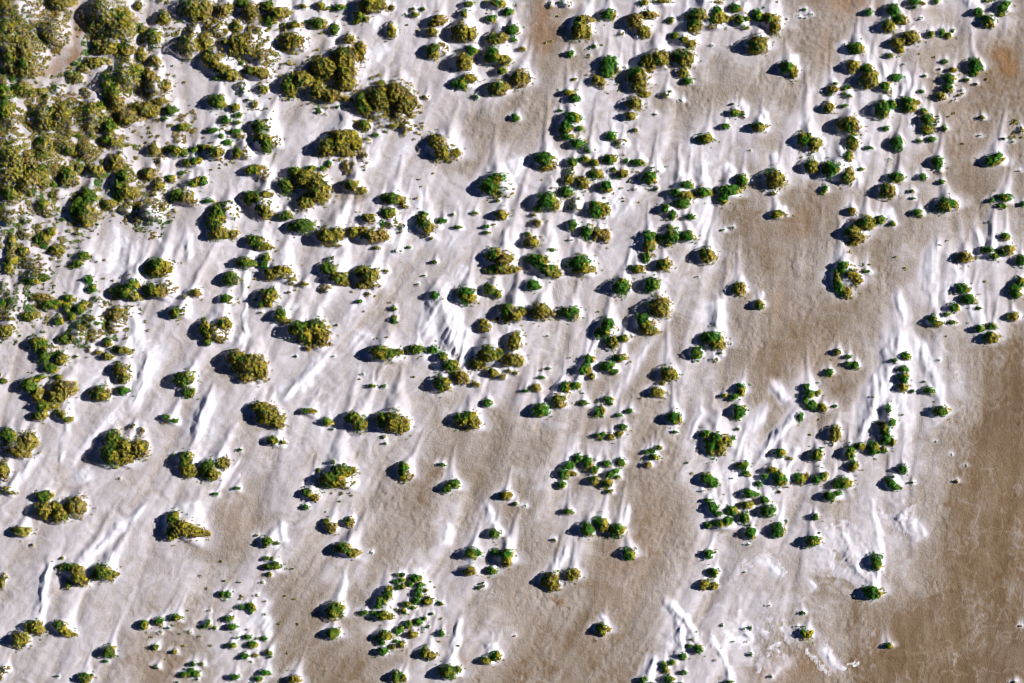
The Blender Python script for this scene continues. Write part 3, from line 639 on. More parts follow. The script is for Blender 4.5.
# pitted, trampled surface where no loose sand lies
pit = fbm(PXG / 3.1, PYG / 3.6, 10, 2)
pit2 = vnoise(PXG / 2.3 + 9, PYG / 2.6, 6)
rough = np.clip((6.3 - W) / 2.0, 0, 1) * np.clip(fbm(PXG / 26, PYG / 26, 1) * 2.6 - 0.75, 0.12, 1) * np.clip((TN - .8) / 2.4, .18, 1)
Z = Z + rough * (0.075 * (pit - 0.5) * 2 + 0.06 * np.where(pit2 > 0.72, -(pit2 - 0.72) * 4, 0))
# crusty ripples on part of the salt flats at the lower right
crust = np.clip(1.2 - np.hypot((PXG - 850) / 46, (PYG - 560) / 34), 0, 1) + np.clip(1.2 - np.hypot((PXG - 775) / 26, (PYG - 640) / 45), 0, 1) + np.clip(1.2 - np.hypot((PXG - 905) / 24, (PYG - 520) / 30), 0, 1)
rip = np.abs(np.sin((PXG * .75 + PYG * .95 + 9 * S2) / 2.3))
cw = np.clip((fbm((PXG + .5 * PYG) / 15, (PYG - .7 * PXG) / 9, 9, 4) - .50) * 9, 0, 1) * np.clip(crust * 1.3, 0, 1)
W = (W * (1 - cw) + (8.4 + .5 * S1) * cw).astype(np.float32)
Z = Z + .05 * cw
Z = Z + np.clip(crust, 0, 1) * 0.12 * (rip * fbm(PXG / 6, PYG / 6, 5))

def px2w(x, y):
    return (x - CX) * PX, (CY - y) * PX
def zat(x, y):
    return bsample(Z, np.asarray(x, np.float32), np.asarray(y, np.float32))

# stretch the sheet to the horizon with extra rows all round
ext = [3.0 * (1.27 ** i_ - 1) / .27 + 2 for i_ in range(1, 42)]
gx = np.concatenate([[ux[0] - e for e in ext[::-1]], ux, [ux[-1] + e for e in ext]])
gy = np.concatenate([[uy[0] - e for e in ext[::-1]], uy, [uy[-1] + e for e in ext]])
E = len(ext)
GX, GY = np.meshgrid(gx, gy)
OUTD = np.maximum(np.maximum(ux[0] - GX, GX - ux[-1]), np.maximum(uy[0] - GY, GY - uy[-1])).clip(0)
def pad(A, outer):
    B = np.pad(A, E, mode='edge').astype(np.float32)
    fade = np.clip(OUTD / 45.0, 0, 1)
    fade = fade * fade * (3 - 2 * fade)
    return (B * (1 - fade) + outer * fade).astype(np.float32)
ou = GX * .90 + GY * .42; ov = GY * .90 - GX * .42
OW = 5.6 + 5.0 * (fbm(ou / 26, ov / 110, 2, 4) - .5) + 3.5 * (fbm(GX / 160, GY / 160, 5, 3) - .5)
OZ = .5 * (fbm(ou / 30, ov / 90, 6, 3) - .5) * np.clip(OUTD / 60, 0, 1)
Zp = pad(Z, OZ); Wp = pad(W, OW); Rp = pad(RUST, 0.1)
H_, W_ = GX.shape
co = np.empty((H_ * W_, 3), np.float32)
co[:, 0] = ((GX - CX) * PX).ravel(); co[:, 1] = ((CY - GY) * PX).ravel(); co[:, 2] = Zp.ravel()
idx = np.arange(H_ * W_).reshape(H_, W_)
quads = np.stack([idx[1:, :-1], idx[1:, 1:], idx[:-1, 1:], idx[:-1, :-1]], -1).reshape(-1, 4)

def np_mesh(name, co, faces, smooth_=True):
    me = bpy.data.meshes.new(name)
    nf, k = faces.shape
    me.vertices.add(len(co)); me.vertices.foreach_set("co", np.ascontiguousarray(co, np.float32).ravel())
    me.loops.add(nf * k); me.loops.foreach_set("vertex_index", np.ascontiguousarray(faces, np.int32).ravel())
    me.polygons.add(nf); me.polygons.foreach_set("loop_start", np.arange(0, nf * k, k, dtype=np.int32))
    if smooth_:
        me.polygons.foreach_set("use_smooth", np.ones(nf, bool))
    me.update(calc_edges=True)
    return me

def add_attr(me, name, vals, domain='POINT'):
    a = me.attributes.new(name, 'FLOAT', domain)
    a.data.foreach_set("value", np.ascontiguousarray(vals, np.float32).ravel())

# ------------------------------------------------------------------ materials
def newmat(name):
    m = bpy.data.materials.new(name); m.use_nodes = True
    nt = m.node_tree
    b = nt.nodes["Principled BSDF"]
    return m, nt, b

def sand_material():
    m, nt, b = newmat("drift_sand")
    N = nt.nodes; Lk = nt.links
    aw = N.new("ShaderNodeAttribute"); aw.attribute_name = "dry_sand"
    ar = N.new("ShaderNodeAttribute"); ar.attribute_name = "rust"
    tc = N.new("ShaderNodeNewGeometry")
    n1 = N.new("ShaderNodeTexNoise"); n1.inputs["Scale"].default_value = 1.3; n1.inputs["Detail"].default_value = 8; n1.inputs["Roughness"].default_value = .62
    n2 = N.new("ShaderNodeTexNoise"); n2.inputs["Scale"].default_value = 5.5; n2.inputs["Detail"].default_value = 4; n2.inputs["Roughness"].default_value = .7
    Lk.new(tc.outputs["Position"], n1.inputs["Vector"]); Lk.new(tc.outputs["Position"], n2.inputs["Vector"])
    # dryness, broken up by the grain of the sand
    ma = N.new("ShaderNodeMath"); ma.operation = 'MULTIPLY_ADD'; ma.inputs[1].default_value = 1.9; ma.inputs[2].default_value = -0.95
    Lk.new(n1.outputs["Fac"], ma.inputs[0])
    mb = N.new("ShaderNodeMath"); mb.operation = 'MULTIPLY_ADD'; mb.inputs[1].default_value = 1.1; mb.inputs[2].default_value = -0.55
    Lk.new(n2.outputs["Fac"], mb.inputs[0])
    s1 = N.new("ShaderNodeMath"); s1.operation = 'ADD'; Lk.new(ma.outputs[0], s1.inputs[0]); Lk.new(mb.outputs[0], s1.inputs[1])
    s2 = N.new("ShaderNodeMath"); s2.operation = 'ADD'; Lk.new(s1.outputs[0], s2.inputs[0]); Lk.new(aw.outputs["Fac"], s2.inputs[1])
    dv = N.new("ShaderNodeMath"); dv.operation = 'DIVIDE'; dv.inputs[1].default_value = 10; Lk.new(s2.outputs[0], dv.inputs[0])
    cr = N.new("ShaderNodeValToRGB")
    el = cr.color_ramp.elements
    stops = SAND_RAMP
    el[0].position, el[0].color = stops[0][0], (*stops[0][1], 1)
    el[1].position, el[1].color = stops[-1][0], (*stops[-1][1], 1)
    for p, c_ in stops[1:-1]:
        e = el.new(p); e.color = (*c_, 1)
    Lk.new(dv.outputs[0], cr.inputs[0])
    mx = N.new("ShaderNodeMix"); mx.data_type = 'RGBA'; mx.blend_type = 'MIX'
    mx.inputs["B"].default_value = (.27, .135, .045, 1)
    mf = N.new("ShaderNodeMath"); mf.operation = 'MULTIPLY'; mf.inputs[1].default_value = .72; Lk.new(ar.outputs["Fac"], mf.inputs[0])
    Lk.new(mf.outputs[0], mx.inputs["Factor"]); Lk.new(cr.outputs["Color"], mx.inputs["A"])
    # sparse dark debris specks
    vo = N.new("ShaderNodeTexVoronoi"); vo.inputs["Scale"].default_value = 1.25; Lk.new(tc.outputs["Position"], vo.inputs["Vector"])
    sp = N.new("ShaderNodeMath"); sp.operation = 'LESS_THAN'; sp.inputs[1].default_value = .065; Lk.new(vo.outputs["Distance"], sp.inputs[0])
    vr = N.new("ShaderNodeSeparateColor"); Lk.new(vo.outputs["Color"], vr.inputs[0])
    sg = N.new("ShaderNodeMath"); sg.operation = 'LESS_THAN'; sg.inputs[1].default_value = .22; Lk.new(vr.outputs[0], sg.inputs[0])
    sm = N.new("ShaderNodeMath"); sm.operation = 'MULTIPLY'; Lk.new(sp.outputs[0], sm.inputs[0]); Lk.new(sg.outputs[0], sm.inputs[1])
    sm2 = N.new("ShaderNodeMath"); sm2.operation = 'MULTIPLY'; sm2.inputs[1].default_value = .6; Lk.new(sm.outputs[0], sm2.inputs[0])
    mx2 = N.new("ShaderNodeMix"); mx2.data_type = 'RGBA'; mx2.inputs["B"].default_value = (.06, .045, .03, 1)
    Lk.new(sm2.outputs[0], mx2.inputs["Factor"]); Lk.new(mx.outputs["Result"], mx2.inputs["A"])
    Lk.new(mx2.outputs["Result"], b.inputs["Base Color"])
    b.inputs["Roughness"].default_value = .95
    b.inputs["Specular IOR Level"].default_value = .15
    bp = N.new("ShaderNodeBump"); bp.inputs["Strength"].default_value = 1.0; bp.inputs["Distance"].default_value = .03
    n3 = N.new("ShaderNodeTexNoise"); n3.inputs["Scale"].default_value = 4.0; n3.inputs["Detail"].default_value = 5; n3.inputs["Roughness"].default_value = .65
    Lk.new(tc.outputs["Position"], n3.inputs["Vector"])
    rr = N.new("ShaderNodeMapRange"); rr.inputs["From Min"].default_value = 8.2; rr.inputs["From Max"].default_value = 4.6
    rr.inputs["To Min"].default_value = .2; rr.inputs["To Max"].default_value = 2.6
    Lk.new(aw.outputs["Fac"], rr.inputs["Value"])
    hm = N.new("ShaderNodeMath"); hm.operation = 'MULTIPLY'; Lk.new(n3.outputs["Fac"], hm.inputs[0]); Lk.new(rr.outputs[0], hm.inputs[1])
    Lk.new(hm.outputs[0], bp.inputs["Height"]); Lk.new(bp.outputs[0], b.inputs["Normal"])
    return m

SAND_RAMP = [(0.0, (.12, .078, .045)), (.12, (.155, .105, .064)), (.22, (.20, .147, .098)), (.33, (.265, .220, .183)), (.45, (.33, .287, .257)), (.57, (.40, .36, .352)), (.70, (.48, .45, .478)), (.82, (.545, .52, .565)), (.91, (.66, .645, .71)), (1.0, (.78, .77, .825))]

def leaf_material(name, c0, c1, c2):
    """c0 deep, c1 usual, c2 bright leaf colour, chosen per leaf tuft"""
    m, nt, b = newmat(name)
    N = nt.nodes; Lk = nt.links
    a = N.new("ShaderNodeAttribute"); a.attribute_name = "leaf_tint"
    cr = N.new("ShaderNodeValToRGB"); el = cr.color_ramp.elements
    el[0].position = 0; el[0].color = (*c0, 1); el[1].position = 1; el[1].color = (*c2, 1)
    e = el.new(.5); e.color = (*c1, 1)
    Lk.new(a.outputs["Fac"], cr.inputs[0])
    g = N.new("ShaderNodeNewGeometry")
    n = N.new("ShaderNodeTexNoise"); n.inputs["Scale"].default_value = 9; Lk.new(g.outputs["Position"], n.inputs["Vector"])
    hs = N.new("ShaderNodeHueSaturation")
    mr = N.new("ShaderNodeMapRange"); mr.inputs["To Min"].default_value = .6; mr.inputs["To Max"].default_value = 1.4
    Lk.new(n.outputs["Fac"], mr.inputs["Value"]); Lk.new(mr.outputs[0], hs.inputs["Value"]); Lk.new(cr.outputs[0], hs.inputs["Color"])
    Lk.new(hs.outputs[0], b.inputs["Base Color"])
    b.inputs["Roughness"].default_value = .75
    b.inputs["Specular IOR Level"].default_value = .2
    return m

def bark_material():
    m, nt, b = newmat("twig_bark")
    N = nt.nodes; Lk = nt.links
    n = N.new("ShaderNodeTexNoise"); n.inputs["Scale"].default_value = 6
    cr = N.new("ShaderNodeValToRGB"); cr.color_ramp.elements[0].color = (.018, .022, .008, 1); cr.color_ramp.elements[1].color = (.06, .055, .025, 1)
    Lk.new(n.outputs["Fac"], cr.inputs[0]); Lk.new(cr.outputs[0], b.inputs["Base Color"])
    b.inputs["Roughness"].default_value = .95
    return m

M_SAND = sand_material()
M_GREEN = leaf_material("fresh_green_leaves", (.008, .06, .003), (.032, .15, .007), (.13, .285, .014))
M_MOSS = leaf_material("moss_green_leaves", (.016, .055, .004), (.062, .135, .008), (.20, .27, .018))
M_OLIVE = leaf_material("olive_leaves", (.06, .062, .004), (.235, .20, .009), (.54, .43, .03))
M_DRY = leaf_material("dry_brown_stems", (.09, .06, .01), (.26, .175, .028), (.50, .36, .09))
M_PALE = leaf_material("pale_grass_blades", (.07, .11, .05), (.20, .23, .12), (.38, .36, .22))
M_TWIG = bark_material()

me = np_mesh("sand_ground", co, quads)
add_attr(me, "dry_sand", Wp); add_attr(me, "rust", Rp)
me.materials.append(M_SAND)
ground = bpy.data.objects.new("sand_ground", me)
ground["kind"] = "structure"
SC.collection.objects.link(ground)

# ------------------------------------------------------------------ foliage
def leaf_faces(pos, nrm, size, r):
    """one small pointed, bent leaf tuft per position: a kite of two triangles"""
    n = len(pos)
    t = r.normal(size=(n, 3)); t -= nrm * np.sum(t * nrm, 1, keepdims=True)
    t /= np.linalg.norm(t, axis=1, keepdims=True) + 1e-6
    b = np.cross(nrm, t)
    s = size[:, None]
    v0 = pos - t * s * .9; v2 = pos + t * s * .9 + nrm * s * .25
    v1 = pos + b * s * .55 - nrm * s * .12; v3 = pos - b * s * .55 - nrm * s * .12
    co_ = np.stack([v0, v1, v2, v3], 1).reshape(-1, 3)
    f = np.arange(n * 4).reshape(n, 4)
    fa = np.stack([f[:, [0, 1, 2]], f[:, [0, 2, 3]]], 1).reshape(-1, 3)
    return co_, fa

DENS = 1.0
def lobe_points(l, r):
    """leaf positions (world), normals, dryness, kind for one lobe"""
    x, y, rx, ry, kd = l
    area = math.pi * rx * ry
    small = min(rx, ry)
    if kd in 'std':
        # separate tufts standing on sand
        nt_ = max(3, int(area / (2.8 if kd == 't' else 3.6)))
        a = r.random(nt_) * 2 * math.pi; q = np.sqrt(r.random(nt_)) * 1.05
        tx = x + rx * q * np.cos(a); ty = y + ry * q * np.sin(a)
        keep = vnoise(tx / 4.5, ty / 4.5, 4) + 0.25 * (-(np.cos(a)) * q) > (.27 if kd == 't' else .36)
        if keep.sum() < 2: keep[:] = True
        tx = tx[keep]; ty = ty[keep]
        per = 8
        n = len(tx) * per
        rad = np.repeat(r.uniform(.5, 1.55, len(tx)) * (1.0 if min(rx, ry) > 2.5 else .8), per)
        aa = r.random(n) * 2 * math.pi; qq = np.sqrt(r.random(n))
        lx = np.repeat(tx, per) + rad * qq * np.cos(aa); ly = np.repeat(ty, per) + rad * qq * np.sin(aa)
        hz = rad * PX * 1.3 * (1 - qq ** 2 * .7) * r.uniform(.6, 1.1, n) + .04
        nr = np.stack([np.cos(aa) * qq, -np.sin(aa) * qq, np.full(n, .7)], 1)
        tuft = np.repeat(r.random(len(tx)), per)
        size = r.uniform(.055, .115, n)
        return lx, ly, hz, nr, tuft, size
    n = int(max(16, area * float(np.interp(small, [6, 14], [2.9, 4.0]))))
    a = r.random(n) * 2 * math.pi
    q = np.sqrt(r.random(n))
    # uneven outline
    ph = r.random(4) * 6.28
    out = 1 + .13 * np.sin(2 * a + ph[0]) + .11 * np.sin(3 * a + ph[1]) + .09 * np.sin(5 * a + ph[2]) + .07 * np.sin(9 * a + ph[3])
    gr = 1.04 + .35 / max(1.0, small)
    lx = x + gr * rx * q * out * np.cos(a); ly = y + gr * ry * q * out * np.sin(a)
    sc_ = 2.4 if small < 14 else 2.1
    lump = vnoise(lx / sc_, ly / sc_, 7); lump2 = vnoise(lx / 1.5, ly / 1.5, 2)
    hh = crown_height(rx, ry, kd, x, y)
    dome = np.sqrt(np.clip(1 - q ** 2.4, 0, 1))
    am = float(np.interp(small, [3, 7, 14], [.42, .28, .20]))
    hz = hh * dome * (1.0 - am * .5 + am * lump) + .05 + float(np.interp(small, [5, 12], [.20, .12])) * (lump2 - .5) * min(1, small / 5)
    # side skirt: some leaves lower down
    low = r.random(n) < .28
    hz = np.where(low, hz * r.random(n), hz)
    e = .6
    gxn = (vnoise((lx + e) / sc_, ly / sc_, 7) - vnoise((lx - e) / sc_, ly / sc_, 7)) / (2 * e * PX) * hh * .75
    gyn = (vnoise(lx / sc_, (ly + e) / sc_, 7) - vnoise(lx / sc_, (ly - e) / sc_, 7)) / (2 * e * PX) * hh * .75
    sl_ = np.clip(q, 0, 1) ** 2 * 1.4
    nr = np.stack([np.cos(a) * sl_ - gxn, -np.sin(a) * sl_ + gyn, np.ones(n)], 1)
    size = r.uniform(.065, .14, n) * float(np.interp(small, [2, 4, 6, 14], [.75, 1, 1, .74]))
    if small > 9:
        old = float(np.interp(x + .4 * y, [90, 330], [1.0, 0.0]))
        gap = (.6 * vnoise(lx / 2.6, ly / 2.1, 1) + .4 * vnoise(lx / 6, ly / 5, 5)) < .42 * old
        lx, ly, hz, nr, lump, size, q = lx[~gap], ly[~gap], hz[~gap], nr[~gap], lump[~gap], size[~gap], q[~gap]
    ok = ~((vnoise(lx / 1.9 + 5, ly / 1.9, 3) < .30) & (q > .62))
    lx, ly, hz, nr, lump, size = lx[ok], ly[ok], hz[ok], nr[ok], lump[ok], size[ok]
    if small > 3.2:
        # sprigs and litter strewn round the foot, mostly on the sunny side
        m_ = int(area * .03) + 1
        sa = r.normal(-.5, 1.3, m_); sq = r.uniform(1.02, 1.02 + 5.5 / small, m_)
        per = 4
        ex = np.repeat(x + rx * sq * np.cos(sa), per) + r.normal(size=m_ * per) * .55
        ey = np.repeat(y - ry * sq * np.sin(sa), per) + r.normal(size=m_ * per) * .45
        k_ = m_ * per
        lx = np.concatenate([lx, ex]); ly = np.concatenate([ly, ey]); hz = np.concatenate([hz, r.uniform(.03, .13, k_)])
        nr = np.concatenate([nr, np.tile([[0, 0, 1.]], (k_, 1))]); lump = np.concatenate([lump, r.uniform(.3, .9, k_)]); size = np.concatenate([size, r.uniform(.05, .10, k_)])
    return lx, ly, hz, nr, lump, size

def crown_height(rx, ry, kd, x=500, y=500):
    s = min(rx, ry)
    low = float(np.interp(x + .4 * y, [120, 330], [.55, 1.0]))      # the old grassed dunes at the upper left are matted low
    return float(min(.80 * s * PX + .08, 1.05)) * low

def clump_leaves(lobes, r, cx, w):
    """returns dict look -> (co, faces, tint)"""
    P = []
    for l in lobes:
        lx, ly, hz, nr, tuft, size = lobe_points(l, r)
        kd = l[4]
        n = len(lx)
        patch = vnoise(lx / 5.2 + 3, ly / 5.2, 9); fine = r.random(n)
        sunward = np.clip((lx - l[0]) / (l[2] + .1), -1, 1); south = np.clip((ly - l[1]) / (l[3] + .1), -1, 1)
        dry = .15 + .72 * patch + .26 * sunward + .08 * south + .30 * (fine - .5)  # random dry patches, with sunlight painted in as more olive to the east
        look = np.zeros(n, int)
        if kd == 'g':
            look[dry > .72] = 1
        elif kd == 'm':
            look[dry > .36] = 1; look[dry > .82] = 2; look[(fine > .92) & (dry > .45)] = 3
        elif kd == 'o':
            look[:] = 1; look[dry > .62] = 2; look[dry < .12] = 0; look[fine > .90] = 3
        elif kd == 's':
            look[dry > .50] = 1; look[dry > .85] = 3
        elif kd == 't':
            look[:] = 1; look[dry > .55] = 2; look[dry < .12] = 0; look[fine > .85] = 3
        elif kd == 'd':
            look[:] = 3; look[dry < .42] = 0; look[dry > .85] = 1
        old = np.interp(lx + .4 * ly, [60, 330], [1.0, 0.0])
        sw = (look > 0) & (r.random(n) < .38 * old * np.clip(vnoise(lx / 2.2, ly / 2.0, 6) * 2.2 - .5, 0, 1.4))
        look[sw] = 3
        tuft = np.where((look == 0) & (kd == 'm'), tuft * .55, tuft)
        tint = np.clip(.15 + .55 * tuft + .3 * (fine - .3) + .12 * sunward, 0, 1)  # leaves towards the sun painted brighter, as if lit
        jit = r.normal(size=(n, 3)) * .32
        nn = nr + jit; nn /= np.linalg.norm(nn, axis=1, keepdims=True)
        X, Y = px2w(lx, ly)
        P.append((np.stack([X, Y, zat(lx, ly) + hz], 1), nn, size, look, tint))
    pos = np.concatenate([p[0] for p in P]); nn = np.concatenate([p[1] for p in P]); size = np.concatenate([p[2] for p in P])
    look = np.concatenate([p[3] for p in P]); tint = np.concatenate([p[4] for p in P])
    out = {}
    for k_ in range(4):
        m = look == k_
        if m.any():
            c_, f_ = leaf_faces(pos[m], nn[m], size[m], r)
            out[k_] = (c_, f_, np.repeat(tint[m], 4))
    return out

def core_mesh(lobes, r):
    """the woody, shaded body below the leaves: one knobbly dome per dense lobe"""
    V = []; F = []; off = 0
    for (x, y, rx, ry, kd) in lobes:
        if kd in 'std' or min(rx, ry) < 1.2 or (min(rx, ry) > 9 and x + .4 * y < 230):
            continue
        seg = 12 if min(rx, ry) > 4 else 8
        rings = 4 if min(rx, ry) > 4 else 3
        hh = crown_height(rx, ry, kd, x, y)
        ph = r.random(3) * 6.28
        vs = []
        for i in range(rings):
            q = .93 * (1 - i / rings) ** .8
            for j in range(seg):
                a = 2 * math.pi * j / seg
                o = 1 + .12 * math.sin(2 * a + ph[0]) + .12 * math.sin(3 * a + ph[1])
                vs.append((x + rx * q * o * math.cos(a), y + ry * q * o * math.sin(a), q))
        vs.append((x, y, 0))
        vs = np.array(vs)
        sc_ = 2.4 if min(rx, ry) < 14 else 2.1
        lump = vnoise(vs[:, 0] / sc_, vs[:, 1] / sc_, 7)
        z = hh * np.sqrt(np.clip(1 - (vs[:, 2]) ** 2.4, 0, 1)) * (.62 + .3 * lump)
        z[:seg] = -.15
        X, Y = px2w(vs[:, 0], vs[:, 1])
        V.append(np.stack([X, Y, zat(vs[:, 0], vs[:, 1]) + z], 1))
        for i in range(rings - 1):
            for j in range(seg):
                a_, b_ = off + i * seg + j, off + i * seg + (j + 1) % seg
                c_, d_ = a_ + seg, b_ + seg
                F.append((a_, c_, b_)); F.append((b_, c_, d_))
        top = off + rings * seg
        for j in range(seg):
            F.append((off + (rings - 1) * seg + j, top, off + (rings - 1) * seg + (j + 1) % seg))
        off += len(vs)
    if not V:
        return None
    return np.concatenate(V), np.array(F, np.int32)

LOOKS = {0: ("green_leaves", M_GREEN), 1: ("olive_leaves", M_OLIVE), 2: ("dry_leaves", M_DRY), 3: ("pale_leaves", M_PALE)}

def build_mesh_obj(name, co_, f_, mat, parent=None, tint=None, origin=None, smooth_=False):
    c2 = co_.copy()
    if origin is not None:
        c2 -= np.array(origin)
    me_ = np_mesh(name, c2, f_, smooth_)
    if tint is not None:
        add_attr(me_, "leaf_tint", tint)
    me_.materials.append(mat)
    o = bpy.data.objects.new(name, me_)
    SC.collection.objects.link(o)
    if parent is not None:
        o.parent = parent
    return o

LANDMARKS = [
 (105, 28, "tall thicket at the top edge", "tall dark olive thicket reaching down from the top edge beside the rusty gully"),
 (18, 50, "upper left corner thicket", "broad rough thicket filling the upper left corner of the view"),
 (20, 165, "thicket on the left edge", "big dense olive thicket against the left edge, under the first open sand strip"),
 (127, 88, "thicket beneath the rusty gully", "thicket with a deep green left side and ragged brown right side, beneath the rusty gully"),
 (75, 120, "wide patchy thicket", "wide patchy thicket of several green crowns, between two sand strips in the upper left"),
 (325, 72, "long slanting thicket", "long slanting thicket with a dark green foot, beside the top sand channel"),
 (390, 106, "big olive dome thicket", "big olive dome thicket with a deep green left corner, largest right of the sand channel"),
 (342, 146, "flat olive thicket", "flat olive thicket with ragged lower edge, below the long slanting thicket"),
 (305, 187, "green-edged yellow dome", "large yellow olive dome with a deep green left edge and a notch on top"),
 (87, 208, "wedge-shaped thicket", "wedge-shaped thicket with a dark green spine along its shaded left side"),
 (130, 190, "speckled green-rimmed hummock", "speckled hummock of thin grass with one thick green rim on its left"),
 (222, 221, "pale-topped tall shrub", "tall green shrub with a pale speckled top and a side sprig at its upper left"),
 (157, 268, "two-storeyed shrub", "dark green shrub cap standing straight above a sandy brown-topped shrub"),
 (127, 292, "triangular green shrub", "triangular green shrub pointing left, alone on pale sand"),
 (100, 320, "largest pale sparse hummock", "largest pale hummock of sparse dry grass, olive at its upper right end"),
 (47, 352, "dark crescent thicket", "dark green crescent thicket curling round a sandy hollow"),
 (48, 397, "hooked brown thicket", "hooked thicket, brown on its right and dark green down its left side"),
 (245, 367, "largest round dome", "largest round olive dome shrub, with a broad shadow on its left"),
 (268, 412, "olive dome at the white ridge foot", "olive dome shrub at the foot of the slanting white ridge"),
 (312, 332, "shaggy two-toned dome", "shaggy dome shrub, deep green left and brown right, on a round hummock"),
 (212, 332, "sandy-centred shrub", "round shrub whose speckled sandy centre is ringed by green"),
 (122, 448, "heart-shaped thicket", "heart-shaped thicket, dark green left half and ochre right half, cupping white sand"),
 (18, 443, "ochre thicket at the edge", "ochre thicket with green upper corner, cut by the left edge"),
 (60, 507, "three-humped thicket", "three-humped thicket, green hump at left and ochre hump at right"),
 (185, 527, "shrub under the white cap", "long green shrub tapering right beneath a smooth white sand cap"),
 (78, 574, "brown-backed shrub", "brown-backed shrub with a thin dark arm reaching to its upper left"),
 (337, 476, "frayed green dome", "frayed green dome shrub with small sprigs strewn round its lower right"),
 (391, 423, "large green-left dome", "large dome shrub, bright green left and olive right, beside its smaller twin"),
 (440, 150, "lone dome beside the flat", "lone olive dome with a ragged brown right side, beside the pitted brown flat"),
 (365, 277, "brown-fringed dome", "dense olive dome with a fringe of brown sprigs at its lower side"),
 (497, 358, "centre thicket", "big lobed thicket in the middle of the view with brown right lobes"),
 (491, 187, "green shrub under the white hook", "green shrub under a white hook of sand, its right half sparse"),
 (449, 365, "short green chain", "short chain of green crowns curving down from the big white fan"),
 (545, 202, "shrub above the grass pair", "tall slanting green shrub above a small brown dot, left of a sparse grass patch"),
 (647, 244, "dark arc shrub", "dark green shrub bent like an arc, with a broad blue shadow on its left"),
 (712, 343, "shrub below the white spike", "green shrub directly below the tall white spike of sand"),
 (716, 443, "many-fingered green shrub", "many-fingered green shrub under a white shelf of sand"),
 (774, 179, "olive shrub on the brown flat", "olive shrub below a straight white tail, at the top of the brown flat"),
 (845, 282, "ring-shaped shrub", "ring-shaped shrub open at its lower right, round a patch of bare sand"),
 (884, 432, "green column shrub", "column of joined green crowns at the foot of the great white ridge"),
 (871, 592, "dark shrub at the brown flat edge", "dark shrub with a long pointed shadow at the edge of the brown flat"),
 (602, 629, "lone shrub with a short white crest", "lone shrub with a short white crest, low on the pitted brown flat"),
 (552, 582, "brown-topped shrub pair", "brown topped shrub, larger of two standing side by side low on the flat"),
 (448, 673, "bottom edge green shrub", "bright green shrub near the bottom edge under a slim white tail"),
 (333, 610, "shrub under the thin white tail", "round green shrub under a thin white tail, above a smaller round one"),
 (805, 633, "shrub with three white streaks below", "olive-right shrub with broken white salt streaks at its lower right"),
 
 (937, 66, "", ""), (862, 80, "big pale-shadowed shrub", "large green-topped shrub, biggest of the ones scattered at the upper right"),
 (976, 68, "green shrub near the orange stain", "dense green shrub left of the orange stain on the brown flat"),
 (908, 50, "", ""), (755, 45, "topmost olive shrub cluster", "olive shrub under two small white sand tails near the top edge"),
 (700, 22, "wide olive shrub near the top", "wide olive shrub of four joined crowns near the top edge"),
 (577, 120, "shaggy green shrub", "bright green shrub with a separate tuft, at the right side of the pitted channel"),
 (637, 85, "drooping olive shrub", "drooping olive shrub whose lower end is brown"),
 (508, 84, "brown-right shrub", "shrub joined to a brown crown on its right, at the pitted channel edge"),
 (780, 140, "", ""), (945, 205, "white-crested shrub", "round dark green shrub under a white crest on the right hand flat"),
 (808, 395, "shrub under the white plume", "curved dark green shrub under a white plume in the brown flat"),
 (565, 472, "", ""), (402, 470, "upright shrub", "upright shrub, bright green left and thin brown right, beside the pitted ground"),
 (645, 585, "", ""), (988, 338, "round dark shrub", "round dark shrub, lowest of three close together near the right edge"),
 (937, 410, "shrub at the salt edge", "green shrub at the white salt edge of the big brown flat"),
 (808, 541, "broad-shadowed green shrub", "bright green round shrub with a broad shadow, right of the green crowd"),
 (777, 532, "upright oval shrub", "upright oval green shrub with a dark left side, in a row of green shrubs"),
 (188, 462, "twin brown domes", ""), (20, 330, "", ""), (45, 575, "", ""),
]
ORD = ["first", "second", "third", "fourth", "fifth", "sixth", "seventh", "eighth", "ninth", "tenth", "eleventh", "twelfth"]
DIRS = ["right", "upper right", "top", "upper left", "left", "lower left", "bottom", "lower right"]
DTXT = {"right": "right of", "upper right": "above right of", "top": "above", "upper left": "above left of",
        "left": "left of", "lower left": "below left of", "bottom": "below", "lower right": "below right of"}

